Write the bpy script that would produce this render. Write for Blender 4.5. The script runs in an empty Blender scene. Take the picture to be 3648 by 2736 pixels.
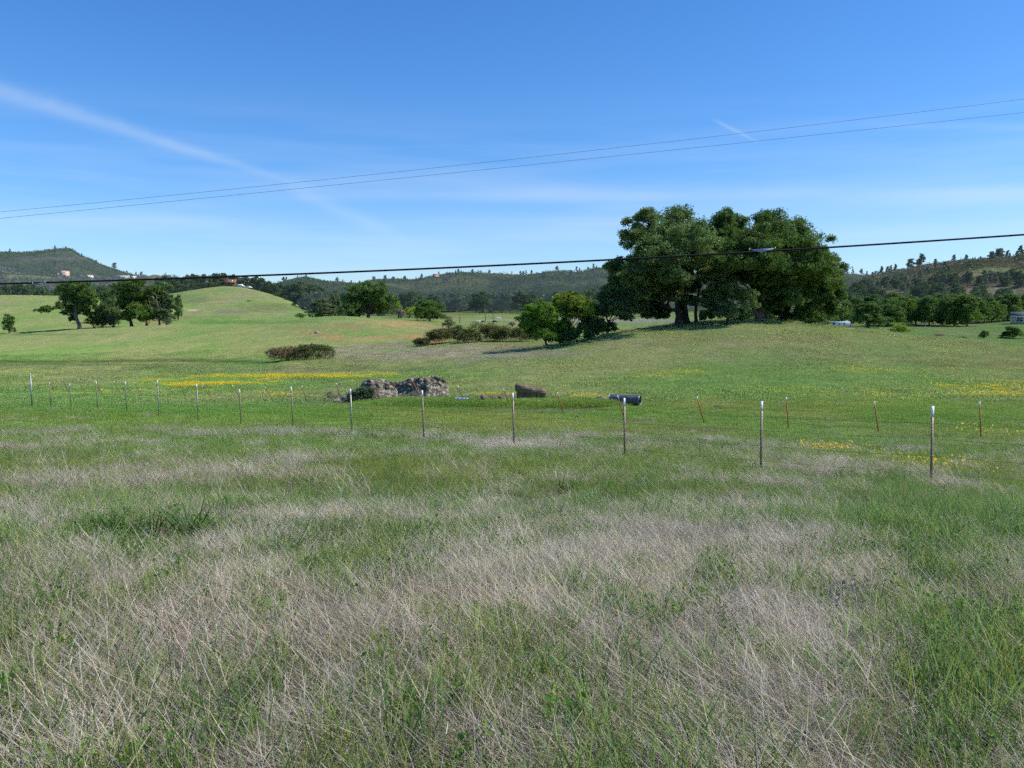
import bpy, bmesh, math, random
import numpy as np
from mathutils import Vector, Matrix
R = math.radians
rng = np.random.default_rng(7)
random.seed(7)
scn = bpy.context.scene
COL = scn.collection

# ------------------------------------------------------------------ survey of the place
# measurements were taken from the photo: (x, y) bearing of a point plus its distance Y
F = 2919.0; CX = 1824.0; CY = 1368.0
PITCH = math.atan(238 / F); SP, CP = math.sin(PITCH), math.cos(PITCH)

def bear(x, y):
    u = (np.asarray(x, float) - CX) / F
    v = (CY - np.asarray(y, float)) / F
    den = CP + v * SP
    return u / den, (-SP + v * CP) / den          # X/Y, Z/Y

def at(x, y, Y):
    s, t = bear(x, y)
    return np.array([s * Y, Y, t * Y], float)

def to_px(X, Y, Z):
    Yc = np.maximum(Y, 0.3)
    d = Yc * CP - Z * SP
    d = np.maximum(d, 0.2)
    return CX + F * X / d, CY - F * (Z * CP + Yc * SP) / d

# ------------------------------------------------------------------ noise
def _h(ix, iy, seed):
    n = (ix.astype(np.int64) * 374761393 + iy.astype(np.int64) * 668265263 + seed * 1442695041) & 0x7fffffff
    n = ((n ^ (n >> 13)) * 1274126177) & 0x7fffffff
    n = (n ^ (n >> 16)) & 0xffff
    return n / 65535.0

def vnoise(x, y, seed=0):
    x = np.asarray(x, float); y = np.asarray(y, float)
    ix = np.floor(x); iy = np.floor(y)
    fx = x - ix; fy = y - iy
    fx = fx * fx * (3 - 2 * fx); fy = fy * fy * (3 - 2 * fy)
    a = _h(ix, iy, seed); b = _h(ix + 1, iy, seed); c = _h(ix, iy + 1, seed); d = _h(ix + 1, iy + 1, seed)
    return (a * (1 - fx) + b * fx) * (1 - fy) + (c * (1 - fx) + d * fx) * fy

def fbm(x, y, oct=4, seed=0, gain=.5):
    r = 0; a = 1; tot = 0
    for o in range(oct):
        r = r + a * vnoise(np.asarray(x) * 2 ** o + 17.3 * o, np.asarray(y) * 2 ** o - 9.1 * o, seed + o)
        tot += a; a *= gain
    return r / tot

def sm(x, a, b): t = np.clip((x - a) / (b - a), 0, 1); return t * t * (3 - 2 * t)
# ------------------------------------------------------------------ mesh helper
class MB:
    def __init__(s): s.v = []; s.f = []; s.c = []; s.n = 0; s.mi = []
    def add(s, v, faces, c=None, mi=0):
        v = np.asarray(v, float).reshape(-1, 3)
        for f in (faces if isinstance(faces, list) else [faces]):
            f = np.asarray(f, np.int64)
            if len(f): s.f.append(f + s.n); s.mi.append(np.full(len(f), mi))
        if c is None: c = np.ones((len(v), 3))
        c = np.asarray(c, float)
        if c.ndim == 1: c = np.tile(c, (len(v), 1))
        s.v.append(v); s.c.append(c); s.n += len(v)
    def mesh(s, name, mats, smooth=False, color=True):
        v = np.concatenate(s.v); me = bpy.data.meshes.new(name)
        loops = np.concatenate([f.ravel() for f in s.f])
        sizes = np.concatenate([np.full(len(f), f.shape[1]) for f in s.f])
        me.vertices.add(len(v)); me.vertices.foreach_set('co', v.astype(np.float32).ravel())
        me.loops.add(len(loops)); me.loops.foreach_set('vertex_index', loops.astype(np.int32))
        me.polygons.add(len(sizes))
        st = np.concatenate([[0], np.cumsum(sizes)[:-1]])
        me.polygons.foreach_set('loop_start', st.astype(np.int32))
        me.polygons.foreach_set('material_index', np.concatenate(s.mi).astype(np.int32))
        if smooth: me.polygons.foreach_set('use_smooth', np.ones(len(sizes), bool))
        if color:
            a = me.attributes.new('tint', 'FLOAT_COLOR', 'POINT')
            c = np.concatenate(s.c); c = np.hstack([c, np.ones((len(c), 1))])
            a.data.foreach_set('color', c.astype(np.float32).ravel())
        me.update(calc_edges=True); me.validate()
        for m in (mats if isinstance(mats, (list, tuple)) else [mats]): me.materials.append(m)
        return me
    def build(s, name, mats, parent=None, smooth=False, loc=None):
        o = bpy.data.objects.new(name, s.mesh(name, mats, smooth)); COL.objects.link(o)
        if parent: o.parent = parent
        if loc is not None: o.location = loc
        return o

def tube(mb, pts, rad, n=7, c=None, cap=True, mi=0):
    pts = np.asarray(pts, float); m = len(pts)
    rad = np.broadcast_to(np.asarray(rad, float), (m,))
    t = np.gradient(pts, axis=0); t /= np.linalg.norm(t, axis=1)[:, None] + 1e-9
    ref = np.array([0, 0, 1.]) if abs(t[:, 2]).mean() < .8 else np.array([1., 0, 0])
    a = np.cross(t, ref); a /= np.linalg.norm(a, axis=1)[:, None] + 1e-9
    b = np.cross(t, a)
    th = np.arange(n) * 2 * math.pi / n
    ring = pts[:, None] + rad[:, None, None] * (a[:, None] * np.cos(th)[None, :, None] + b[:, None] * np.sin(th)[None, :, None])
    v = ring.reshape(-1, 3)
    i, j = np.meshgrid(np.arange(m - 1), np.arange(n), indexing='ij')
    j2 = (j + 1) % n
    q = np.stack([i * n + j, i * n + j2, (i + 1) * n + j2, (i + 1) * n + j], -1).reshape(-1, 4)
    fs = [q[:, ::-1]]
    if cap:
        fs.append(np.arange(n)[None, :]); fs.append(((m - 1) * n + np.arange(n))[None, ::-1])
    mb.add(v, fs, c, mi)

def box(mb, x0, x1, y0, y1, z0, z1, c=None, mi=0):
    v = [(x0, y0, z0), (x1, y0, z0), (x1, y1, z0), (x0, y1, z0), (x0, y0, z1), (x1, y0, z1), (x1, y1, z1), (x0, y1, z1)]
    mb.add(v, [np.array([(3, 2, 1, 0), (4, 5, 6, 7), (0, 1, 5, 4), (1, 2, 6, 5), (2, 3, 7, 6), (3, 0, 4, 7)])], c, mi)

def prism(mb, poly, x0, x1, c=None, axis='x'):
    """extrude a (y,z) polygon along x"""
    p = np.asarray(poly, float); n = len(p)
    a = np.column_stack([np.full(n, x0), p]); b = np.column_stack([np.full(n, x1), p])
    v = np.vstack([a, b])
    if axis == 'y': v = v[:, [1, 0, 2]]
    k = np.arange(n); k2 = (k + 1) % n
    mb.add(v, [np.stack([k, k2, k2 + n, k + n], -1), k[None, ::-1], (k + n)[None]], c)

# ------------------------------------------------------------------ tagging
def tag(o, label, cat, group=None, kind=None):
    o['label'] = label; o['category'] = cat
    if group: o['group'] = group
    if kind: o['kind'] = kind
    return o
def thing(name, label, cat, loc=(0, 0, 0), rz=0, group=None, sc=1):
    o = bpy.data.objects.new(name, None); COL.objects.link(o)
    o.empty_display_size = .3
    o.location = loc; o.rotation_euler = (0, 0, rz)
    o.scale = (sc, sc, sc) if np.isscalar(sc) else sc
    return tag(o, label, cat, group)
def child(name, me, parent):
    o = bpy.data.objects.new(name, me); COL.objects.link(o); o.parent = parent; return o
def struct(o):
    o['kind'] = 'structure'; return o

# ------------------------------------------------------------------ materials
def mat(name):
    m = bpy.data.materials.new(name); m.use_nodes = True
    nt = m.node_tree; nt.nodes.clear()
    out = nt.nodes.new('ShaderNodeOutputMaterial')
    return m, nt, out
def N(nt, t, **kw):
    n = nt.nodes.new(t)
    for k, v in kw.items():
        if k == 'ins':
            for a, b in v.items(): n.inputs[a].default_value = b
        else: setattr(n, k, v)
    return n
def L(nt, a, b): nt.links.new(a, b)
def mixc(nt, bt, fac, a, b):
    n = nt.nodes.new('ShaderNodeMix'); n.data_type = 'RGBA'; n.blend_type = bt
    for i, x in ((0, fac), (6, a), (7, b)):
        if hasattr(x, 'is_linked') or isinstance(x, bpy.types.NodeSocket): nt.links.new(x, n.inputs[i])
        else: n.inputs[i].default_value = x if i == 0 else (tuple(x) + (1,))[:4]
    return n.outputs[2]
def noise(nt, scale, detail=4, rough=.55, vec=None, coord='Object'):
    if vec is None:
        tc = nt.nodes.new('ShaderNodeTexCoord'); vec = tc.outputs[coord]
    n = N(nt, 'ShaderNodeTexNoise', ins={'Scale': scale, 'Detail': detail, 'Roughness': rough})
    L(nt, vec, n.inputs['Vector']); return n.outputs['Fac']
def ramp(nt, fac, stops):
    n = nt.nodes.new('ShaderNodeValToRGB'); e = n.color_ramp.elements
    while len(e) < len(stops): e.new(.5)
    for k, (p, c) in enumerate(stops):
        e[k].position = p
        e[k].color = (c, c, c, 1) if np.isscalar(c) else tuple(c) + (1,)
    L(nt, fac, n.inputs[0]); return n.outputs[0]

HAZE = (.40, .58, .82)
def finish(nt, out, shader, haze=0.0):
    """haze painted into the material: a share of blue glow over far things"""
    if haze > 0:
        em = N(nt, 'ShaderNodeEmission', ins={'Color': HAZE + (1,), 'Strength': .62})  # airlight imitated by a faint blue glow of the surface itself
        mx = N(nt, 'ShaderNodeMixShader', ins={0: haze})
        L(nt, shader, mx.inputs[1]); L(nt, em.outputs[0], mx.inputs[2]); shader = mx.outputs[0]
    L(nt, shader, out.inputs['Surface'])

def plain(name, c, rough=.7, metal=0, var=.25, scale=6, bump=0, haze=0, c2=None):
    m, nt, out = mat(name)
    f = noise(nt, scale, 5)
    lo = tuple(x * (1 - var) for x in c) if c2 is None else c2
    hi = tuple(min(1, x * (1 + var)) for x in c) if c2 is None else c
    col = ramp(nt, f, [(.3, lo), (.7, hi)])
    p = N(nt, 'ShaderNodeBsdfPrincipled', ins={'Roughness': rough, 'Metallic': metal})
    L(nt, col, p.inputs['Base Color'])
    if bump:
        b = N(nt, 'ShaderNodeBump', ins={'Strength': bump, 'Distance': .05})
        L(nt, noise(nt, scale * 4, 6), b.inputs['Height']); L(nt, b.outputs[0], p.inputs['Normal'])
    finish(nt, out, p.outputs[0], haze); return m

def leafmat(name, c, trans=.3, haze=0, rough=.55):
    m, nt, out = mat(name)
    at_ = N(nt, 'ShaderNodeAttribute', attribute_name='tint')
    oi = N(nt, 'ShaderNodeObjectInfo')
    rv = ramp(nt, oi.outputs['Random'], [(0, (.84, .86, .86)), (.5, (1, 1, 1)), (1, (1.14, 1.06, .92))])
    col = mixc(nt, 'MULTIPLY', 1.0, at_.outputs['Color'], c)
    col = mixc(nt, 'MULTIPLY', 1.0, col, rv)
    d = N(nt, 'ShaderNodeBsdfPrincipled', ins={'Roughness': rough, 'Specular IOR Level': .3})
    t = N(nt, 'ShaderNodeBsdfTranslucent')
    L(nt, col, d.inputs['Base Color'])
    L(nt, mixc(nt, 'MULTIPLY', 1.0, col, (1.15, 1.3, .5)), t.inputs['Color'])
    mx = N(nt, 'ShaderNodeMixShader', ins={0: trans})
    L(nt, d.outputs[0], mx.inputs[1]); L(nt, t.outputs[0], mx.inputs[2])
    finish(nt, out, mx.outputs[0], haze); return m

def grassmat(name, trans=.3):
    """blade colour = colour of the blade x colour of its tuft"""
    m, nt, out = mat(name)
    a1 = N(nt, 'ShaderNodeAttribute', attribute_name='tint')
    a2 = N(nt, 'ShaderNodeAttribute', attribute_name='itint', attribute_type='INSTANCER')
    col = mixc(nt, 'MULTIPLY', 1.0, a1.outputs['Color'], a2.outputs['Color'])
    d = N(nt, 'ShaderNodeBsdfPrincipled', ins={'Roughness': .55, 'Specular IOR Level': .25})
    t = N(nt, 'ShaderNodeBsdfTranslucent')
    L(nt, col, d.inputs['Base Color']); L(nt, col, t.inputs['Color'])
    mx = N(nt, 'ShaderNodeMixShader', ins={0: trans})
    L(nt, d.outputs[0], mx.inputs[1]); L(nt, t.outputs[0], mx.inputs[2])
    L(nt, mx.outputs[0], out.inputs['Surface']); return m

def groundmat():
    m, nt, out = mat('ground_cover')
    a = N(nt, 'ShaderNodeAttribute', attribute_name='tint')
    tc = N(nt, 'ShaderNodeTexCoord')
    mp = N(nt, 'ShaderNodeMapping'); L(nt, tc.outputs['Object'], mp.inputs[0]); mp.inputs['Scale'].default_value = (1, .45, 1)
    f1 = noise(nt, 3.2, 6, .7, mp.outputs[0]); f2 = noise(nt, .35, 5, .6, mp.outputs[0]); f3 = noise(nt, .06, 4, .5, tc.outputs['Object'])
    f4 = noise(nt, 11, 3, .7, mp.outputs[0])
    col = mixc(nt, 'MULTIPLY', 1, a.outputs['Color'], ramp(nt, f1, [(.3, (.6, .65, .58)), (.5, (1, 1, 1)), (.7, (1.42, 1.33, 1.34))]))
    col = mixc(nt, 'MULTIPLY', 1, col, ramp(nt, f2, [(.3, (.78, .86, .76)), (.7, (1.2, 1.1, 1.18))]))
    col = mixc(nt, 'MULTIPLY', 1, col, ramp(nt, f3, [(.3, (.88, .95, .9)), (.7, (1.1, 1.04, 1.06))]))
    col = mixc(nt, 'MULTIPLY', 1, col, ramp(nt, f4, [(.3, (.7, .72, .7)), (.7, (1.28, 1.25, 1.25))]))
    p = N(nt, 'ShaderNodeBsdfDiffuse', ins={'Roughness': .8})
    L(nt, col, p.inputs['Color'])
    b = N(nt, 'ShaderNodeBump', ins={'Strength': .6, 'Distance': .12}); L(nt, f1, b.inputs['Height']); L(nt, b.outputs[0], p.inputs['Normal'])
    finish(nt, out, p.outputs[0]); return m

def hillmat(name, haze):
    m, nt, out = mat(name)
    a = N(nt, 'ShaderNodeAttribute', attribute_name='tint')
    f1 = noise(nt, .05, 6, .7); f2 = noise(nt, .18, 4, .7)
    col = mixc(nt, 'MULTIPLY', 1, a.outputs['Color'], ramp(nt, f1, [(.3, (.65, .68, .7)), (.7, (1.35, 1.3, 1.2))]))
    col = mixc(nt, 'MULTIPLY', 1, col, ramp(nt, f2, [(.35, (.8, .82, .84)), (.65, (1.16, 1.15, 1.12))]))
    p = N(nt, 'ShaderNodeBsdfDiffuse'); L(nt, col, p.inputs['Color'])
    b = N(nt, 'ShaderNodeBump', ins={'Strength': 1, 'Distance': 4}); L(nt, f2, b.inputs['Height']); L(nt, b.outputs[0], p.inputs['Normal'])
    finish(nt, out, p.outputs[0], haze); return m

def rockmat(name, base, lichen, amount, scale=3):
    m, nt, out = mat(name)
    f = noise(nt, scale, 8, .7); g = noise(nt, scale * 2.2, 5, .65); k = noise(nt, scale * 9, 4, .7)
    col = ramp(nt, g, [(.3, tuple(x * .45 for x in base)), (.55, base), (.75, tuple(x * 1.6 for x in base))])
    msk = ramp(nt, f, [(.5 - amount, 0), (.56 - amount, 1)])
    lc = ramp(nt, k, [(.35, tuple(x * .55 for x in lichen)), (.6, lichen)])
    col = mixc(nt, 'MIX', msk, col, lc)
    p = N(nt, 'ShaderNodeBsdfPrincipled', ins={'Roughness': .9, 'Specular IOR Level': .15}); L(nt, col, p.inputs['Base Color'])
    b = N(nt, 'ShaderNodeBump', ins={'Strength': .9, 'Distance': .08}); L(nt, noise(nt, scale * 3, 8, .7), b.inputs['Height']); L(nt, b.outputs[0], p.inputs['Normal'])
    finish(nt, out, p.outputs[0]); return m

M = {}
M['ground'] = groundmat()
M['bark'] = plain('oak_bark', (.06, .05, .042), .9, var=.5, scale=2.5, bump=.6)
M['bark_pale'] = plain('pale_bark', (.14, .118, .098), .9, var=.4, scale=2.5, bump=.5)
M['leaf_oak'] = leafmat('oak_leaves', (.118, .198, .05), .38)
M['leaf_oakb'] = leafmat('bluish_oak_leaves', (.132, .202, .08), .38)
M['leaf_yel'] = leafmat('fresh_willow_leaves', (.27, .345, .05), .4)
M['leaf_green'] = leafmat('bright_leaves', (.13, .25, .038), .4)
M['leaf_grey'] = leafmat('grey_green_leaves', (.15, .19, .105), .3)
M['leaf_bram'] = leafmat('bramble_leaves', (.13, .145, .05), .3)
M['leaf_brown'] = leafmat('brown_bramble_canes', (.24, .165, .115), .15)
M['leaf_twig'] = leafmat('bare_twigs', (.3, .25, .21), .1)
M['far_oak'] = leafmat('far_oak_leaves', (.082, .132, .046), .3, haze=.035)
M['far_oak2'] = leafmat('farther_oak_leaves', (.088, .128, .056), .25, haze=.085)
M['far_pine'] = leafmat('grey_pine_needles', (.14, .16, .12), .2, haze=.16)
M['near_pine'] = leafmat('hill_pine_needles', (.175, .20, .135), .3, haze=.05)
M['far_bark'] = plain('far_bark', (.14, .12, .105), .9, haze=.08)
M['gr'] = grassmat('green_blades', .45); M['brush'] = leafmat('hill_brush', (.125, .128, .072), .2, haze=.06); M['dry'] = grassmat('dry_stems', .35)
M['post'] = plain('brown_post_paint', (.25, .19, .13), .5, .15, .3, 20)
M['post_steel'] = plain('bare_steel_post', (.33, .32, .29), .45, .6, .2, 20)
M['redpost'] = plain('rusty_red_post', (.34, .105, .035), .7, 0, .3, 20)
M['white'] = plain('white_paint', (.9, .89, .86), .45, 0, .06, 15)
M['galv'] = plain('galvanised_steel', (.42, .45, .47), .4, .75, .2, 12)
M['wire'] = plain('fence_wire', (.16, .155, .15), .5, .7, .2, 30)
M['cable'] = plain('black_cable', (.004, .004, .0045), .95, 0, .2, 5)
M['thin_cable'] = plain('grey_cable', (.16, .2, .28), .5, .3, .2, 5)
M['plate'] = plain('grey_blue_plastic', (.30, .38, .60), .5, 0, .1, 5)
M['dark'] = plain('dark_recess', (.02, .02, .022), .8)
M['lichen_rock'] = rockmat('lichen_rock', (.13, .105, .08), (.45, .43, .32), .0, 4.2)
M['brown_rock'] = rockmat('brown_rock', (.20, .145, .095), (.36, .28, .19), -.08, 2.2)
M['dirt_rock'] = rockmat('dirt_clod', (.21, .155, .115), (.36, .3, .24), -.07, 4)
M['pale_rock'] = rockmat('pale_stone', (.36, .34, .31), (.5, .48, .45), 0, 4)
M['culvert'] = plain('blue_grey_galvanised_pipe', (.085, .098, .115), .45, .3, .25, 4)
M['wall_beige'] = plain('beige_siding', (.52, .45, .40), .8, 0, .08, 3)
M['roof_grey'] = plain('grey_shingle', (.15, .15, .165), .85, 0, .25, 6)
M['roof_red'] = plain('red_brown_shingle', (.22, .095, .06), .85, 0, .2, 3)
M['wall_brown'] = plain('brown_timber', (.13, .095, .07), .8, 0, .2, 3)
M['pink'] = plain('pink_metal_cladding', (.68, .46, .37), .7, 0, .1, .5)
M['grey_shed'] = plain('pale_grey_sheet', (.55, .55, .52), .6, 0, .1, .5)
M['orange_roof'] = plain('orange_roof', (.55, .2, .1), .7, 0, .1, .5)
M['trailer'] = plain('trailer_skin', (.55, .60, .66), .45, 0, .08, 1)
M['glass'] = plain('dark_glass', (.025, .03, .04), .1)
M['blue'] = plain('blue_tarp', (.03, .13, .55), .5)
M['tyre'] = plain('tyre_rubber', (.02, .02, .02), .85)
M['wood'] = plain('weathered_pole', (.17, .14, .115), .9)
M['cow_dark'] = plain('dark_hide', (.02, .016, .013), .8)
M['cow_pale'] = plain('pale_hide', (.62, .56, .48), .8)
M['purple'] = plain('purple_petals', (.13, .02, .15), .6)

# ------------------------------------------------------------------ terrain
pts = []
def P(x, Y, y): s, t = bear(x, y); pts.append((s * Y, Y, t * Y))
def Z(x, Y, z): s, _ = bear(x, 1130); pts.append((s * Y, Y, z))
for k in (-1.2, -.6, 0, .6, 1.2):
    for Y, z in ((-8, -1.35), (0, -1.5), (4, -1.74), (9, -2.32)): pts.append((k * (Y + 10), Y, z))
for x, Y, y in ((3343, 14.2, 1725), (2725, 16.4, 1680), (2232, 18.7, 1630), (1832, 21.1, 1595), (1507, 23.6, 1568), (1248, 26.1, 1545), (1036, 28.5, 1525),
                (694, 33.4, 1500), (438, 38.5, 1470), (240, 43.5, 1458), (100, 48, 1450), (-500, 62, 1428), (4300, 13, 1770),
                (3516, 30, 1562), (2821, 34.4, 1527), (2229, 39.4, 1490), (1820, 43.8, 1455), (1400, 49, 1437), (971, 57, 1435), (575, 66.4, 1418), (39, 85, 1382), (4300, 27, 1580), (-600, 100, 1352),
                (-600, 132, 1292), (0, 100, 1345), (300, 100, 1345), (600, 100, 1343), (900, 100, 1340), (1200, 100, 1332), (1500, 100, 1308),
                (1500, 70, 1375), (1200, 72, 1395),
                (0, 132, 1288), (300, 132, 1288), (600, 132, 1286), (900, 132, 1285), (1200, 132, 1270), (1500, 132, 1240), (1650, 132, 1228),
                (1800, 70, 1352), (1800, 100, 1265), (1950, 132, 1222), (2100, 70, 1345), (2100, 90, 1268), (2100, 112, 1210), (2250, 112, 1180),
                (2400, 70, 1330), (2400, 90, 1245), (2400, 115, 1165), (2400, 130, 1154), (2700, 70, 1320), (2700, 90, 1222), (2700, 115, 1150), (2700, 130, 1142),
                (3000, 70, 1322), (3000, 90, 1240), (3000, 115, 1180), (3000, 135, 1167), (3300, 70, 1335), (3300, 90, 1265), (3300, 115, 1211), (3300, 140, 1196),
                (3648, 70, 1350), (3648, 90, 1290), (3648, 115, 1242), (3648, 150, 1227), (4200, 70, 1362), (4200, 115, 1262),
                (3300, 230, 1190), (3648, 230, 1188), (3000, 290, 1160), (3300, 290, 1160), (3648, 290, 1152), (4200, 290, 1150),
                (1500, 150, 1212), (1500, 200, 1170), (1500, 250, 1150), (1500, 310, 1138), (1650, 160, 1200), (1650, 210, 1175), (1650, 300, 1150),
                (1800, 132, 1222), (1800, 160, 1200), (1800, 220, 1170), (1800, 300, 1152), (2100, 200, 1185), (2100, 300, 1155),
                (1500, 400, 1124), (1800, 400, 1132), (2100, 400, 1140), (2400, 400, 1140), (2700, 400, 1135), (3000, 400, 1130), (3300, 400, 1125), (3648, 400, 1118), (4200, 400, 1115),
                (-600, 180, 1240), (-600, 260, 1185), (-600, 400, 1070), (0, 180, 1236), (0, 220, 1206), (0, 260, 1180), (0, 330, 1112), (0, 400, 1050),
                (300, 180, 1216), (300, 220, 1178), (300, 255, 1169), (300, 330, 1108), (300, 400, 1054), (600, 180, 1202), (600, 220, 1156), (600, 330, 1116), (600, 400, 1076), (600, 460, 1046),
                (820, 180, 1190), (820, 220, 1154), (820, 320, 1122), (820, 400, 1068), (820, 475, 1017), (1000, 160, 1216), (1000, 180, 1182), (1000, 205, 1148), (1000, 350, 1116), (1000, 420, 1082), (1000, 475, 1058),
                (1140, 195, 1136), (1140, 260, 1140), (1140, 350, 1130), (1140, 475, 1114), (1200, 152, 1232), (1200, 172, 1186), (1320, 165, 1200), (1320, 195, 1140), (1320, 260, 1138), (1320, 400, 1126)):
    P(x, Y, y)
for x, Y, z in ((2100, 135, -4.2), (2100, 165, -5), (2250, 135, -2.8), (2400, 170, -3.2), (2700, 170, -2.4), (3000, 175, -3.8), (3300, 180, -4.9), (3648, 190, -6.2), (4200, 190, -6.5), (2400, 230, -5), (2700, 230, -5), (3000, 230, -5), (2400, 290, -4.6), (2700, 290, -4.2),
                (0, 480, 6), (0, 600, 0), (300, 480, 7), (300, 600, 1), (-600, 480, 5), (600, 265, -3.2), (600, 530, 9), (600, 650, 2), (820, 265, -2.9), (820, 540, 14), (820, 650, 5), (1000, 260, -1.6), (1000, 560, 7), (1900, 112, -4.6)): Z(x, Y, z)
for x in (-600, 0, 600, 900, 1200, 1500, 1800, 2100, 2400, 2700, 3000, 3300, 3648, 4200):
    if x >= 900: P(x, 720, 1106)
    P(x, 1200, 1094)
pts = np.array(pts)
def feat(X, Y):
    q = np.maximum(Y + 10, 1.0); return np.stack([X / q * 2.2, np.log(q)], -1)
cf = feat(pts[:, 0], pts[:, 1]); tv = pts[:, 2] / (pts[:, 1] + 10)
def kern(r2): return .5 * r2 * np.log(r2 + 1e-9)
d2 = ((cf[:, None] - cf[None]) ** 2).sum(-1)
n_ = len(cf); A = np.zeros((n_ + 3, n_ + 3)); A[:n_, :n_] = kern(d2) + 2e-4 * np.eye(n_)
A[:n_, n_:] = np.hstack([np.ones((n_, 1)), cf]); A[n_:, :n_] = A[:n_, n_:].T
W = np.linalg.solve(A, np.concatenate([tv, [0, 0, 0]]))
def rbf(X, Y):
    f = feat(X, Y).reshape(-1, 2); o = np.zeros(len(f))
    for i in range(0, len(f), 20000):
        g = f[i:i + 20000]; k = kern(((g[:, None] - cf[None]) ** 2).sum(-1))
        o[i:i + 20000] = k @ W[:n_] + W[n_] + g @ W[n_ + 1:]
    return o.reshape(np.shape(X)) * (Y + 10)
NS, NY = 620, 560
gs = np.linspace(-1.25, 1.25, NS); gy = np.exp(np.linspace(math.log(2), math.log(1210), NY)) - 10
# coarse evaluation, then refined
cs = np.linspace(-1.25, 1.25, 125); cy = np.exp(np.linspace(math.log(2), math.log(1210), 190)) - 10
CYg, CSg = np.meshgrid(cy, cs, indexing='ij'); Zc = rbf(CSg * (CYg + 10), CYg)
def lerp_grid(zz, X, Y, n0, n1):
    q = np.maximum(Y + 10, 2.001)
    a = (np.clip(X / q, -1.2499, 1.2499) + 1.25) / 2.5 * (n1 - 1)
    b = np.clip((np.log(q) - math.log(2)) / (math.log(1210) - math.log(2)), 0, .99999) * (n0 - 1)
    i = np.floor(b).astype(int); j = np.floor(a).astype(int); fb = b - i; fa = a - j
    return (zz[i, j] * (1 - fa) + zz[i, j + 1] * fa) * (1 - fb) + (zz[i + 1, j] * (1 - fa) + zz[i + 1, j + 1] * fa) * fb
GY, GS = np.meshgrid(gy, gs, indexing='ij'); GX = GS * (GY + 10)
def catmull(zz):        # smooth upsampling by two passes of blur after lerp
    z = lerp_grid(zz, GX, GY, 190, 125)
    for _ in range(2):
        z[1:-1] = (z[:-2] + 2 * z[1:-1] + z[2:]) / 4; z[:, 1:-1] = (z[:, :-2] + 2 * z[:, 1:-1] + z[:, 2:]) / 4
    return z
GZ = catmull(Zc)
amp = np.clip(GY / 60, .25, 1)
GZ += amp * (.22 * (fbm(GX / 9, GY / 9, 3, 5) - .5) + .10 * (fbm(GX / 1.6, GY / 1.6, 2, 9) - .5))
# ditch along the foot of the far field, spoil bank beside the back fence
px_, py_ = to_px(GX, GY, GZ)
GZ -= .55 * np.exp(-((py_ - 1288) / 7) ** 2) * (GY > 110) * (GY < 160) * np.clip((1000 - px_) / 120, 0, 1)
bank = np.exp(-((py_ - 1446 - (px_ - 1700) * .02) / 9) ** 2) * sm(px_, 1250, 1400) * (1 - sm(px_, 2150, 2350)) * (GY > 35) * (GY < 56)
GZ += .38 * bank
def H(X, Y): return lerp_grid(GZ, np.asarray(X, float), np.asarray(Y, float), NY, NS)
YL = np.exp(np.linspace(math.log(1.8), math.log(1100), 900))
def hit(x, y, ymin=1.8):
    """where the sight line of a measured bearing meets the ground"""
    s, t = bear(x, y); s = np.atleast_1d(s); t = np.atleast_1d(t)
    out = np.zeros((len(s), 3))
    for i0 in range(0, len(s), 2000):
        ss = s[i0:i0 + 2000, None]; tt = t[i0:i0 + 2000, None]
        hz = H(ss * YL, YL + 0 * ss); ok = (hz >= tt * YL) & (YL[None] >= ymin)
        k = np.where(ok.any(1), ok.argmax(1), len(YL) - 1); Yh = YL[k]
        out[i0:i0 + 2000] = np.column_stack([ss[:, 0] * Yh, Yh, H(ss[:, 0] * Yh, Yh)])
    return out
def gnd(x, Y):
    """ground point on bearing x at distance Y"""
    s, _ = bear(x, 1130); X = float(s) * Y; return np.array([X, Y, float(H(X, Y))])

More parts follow.
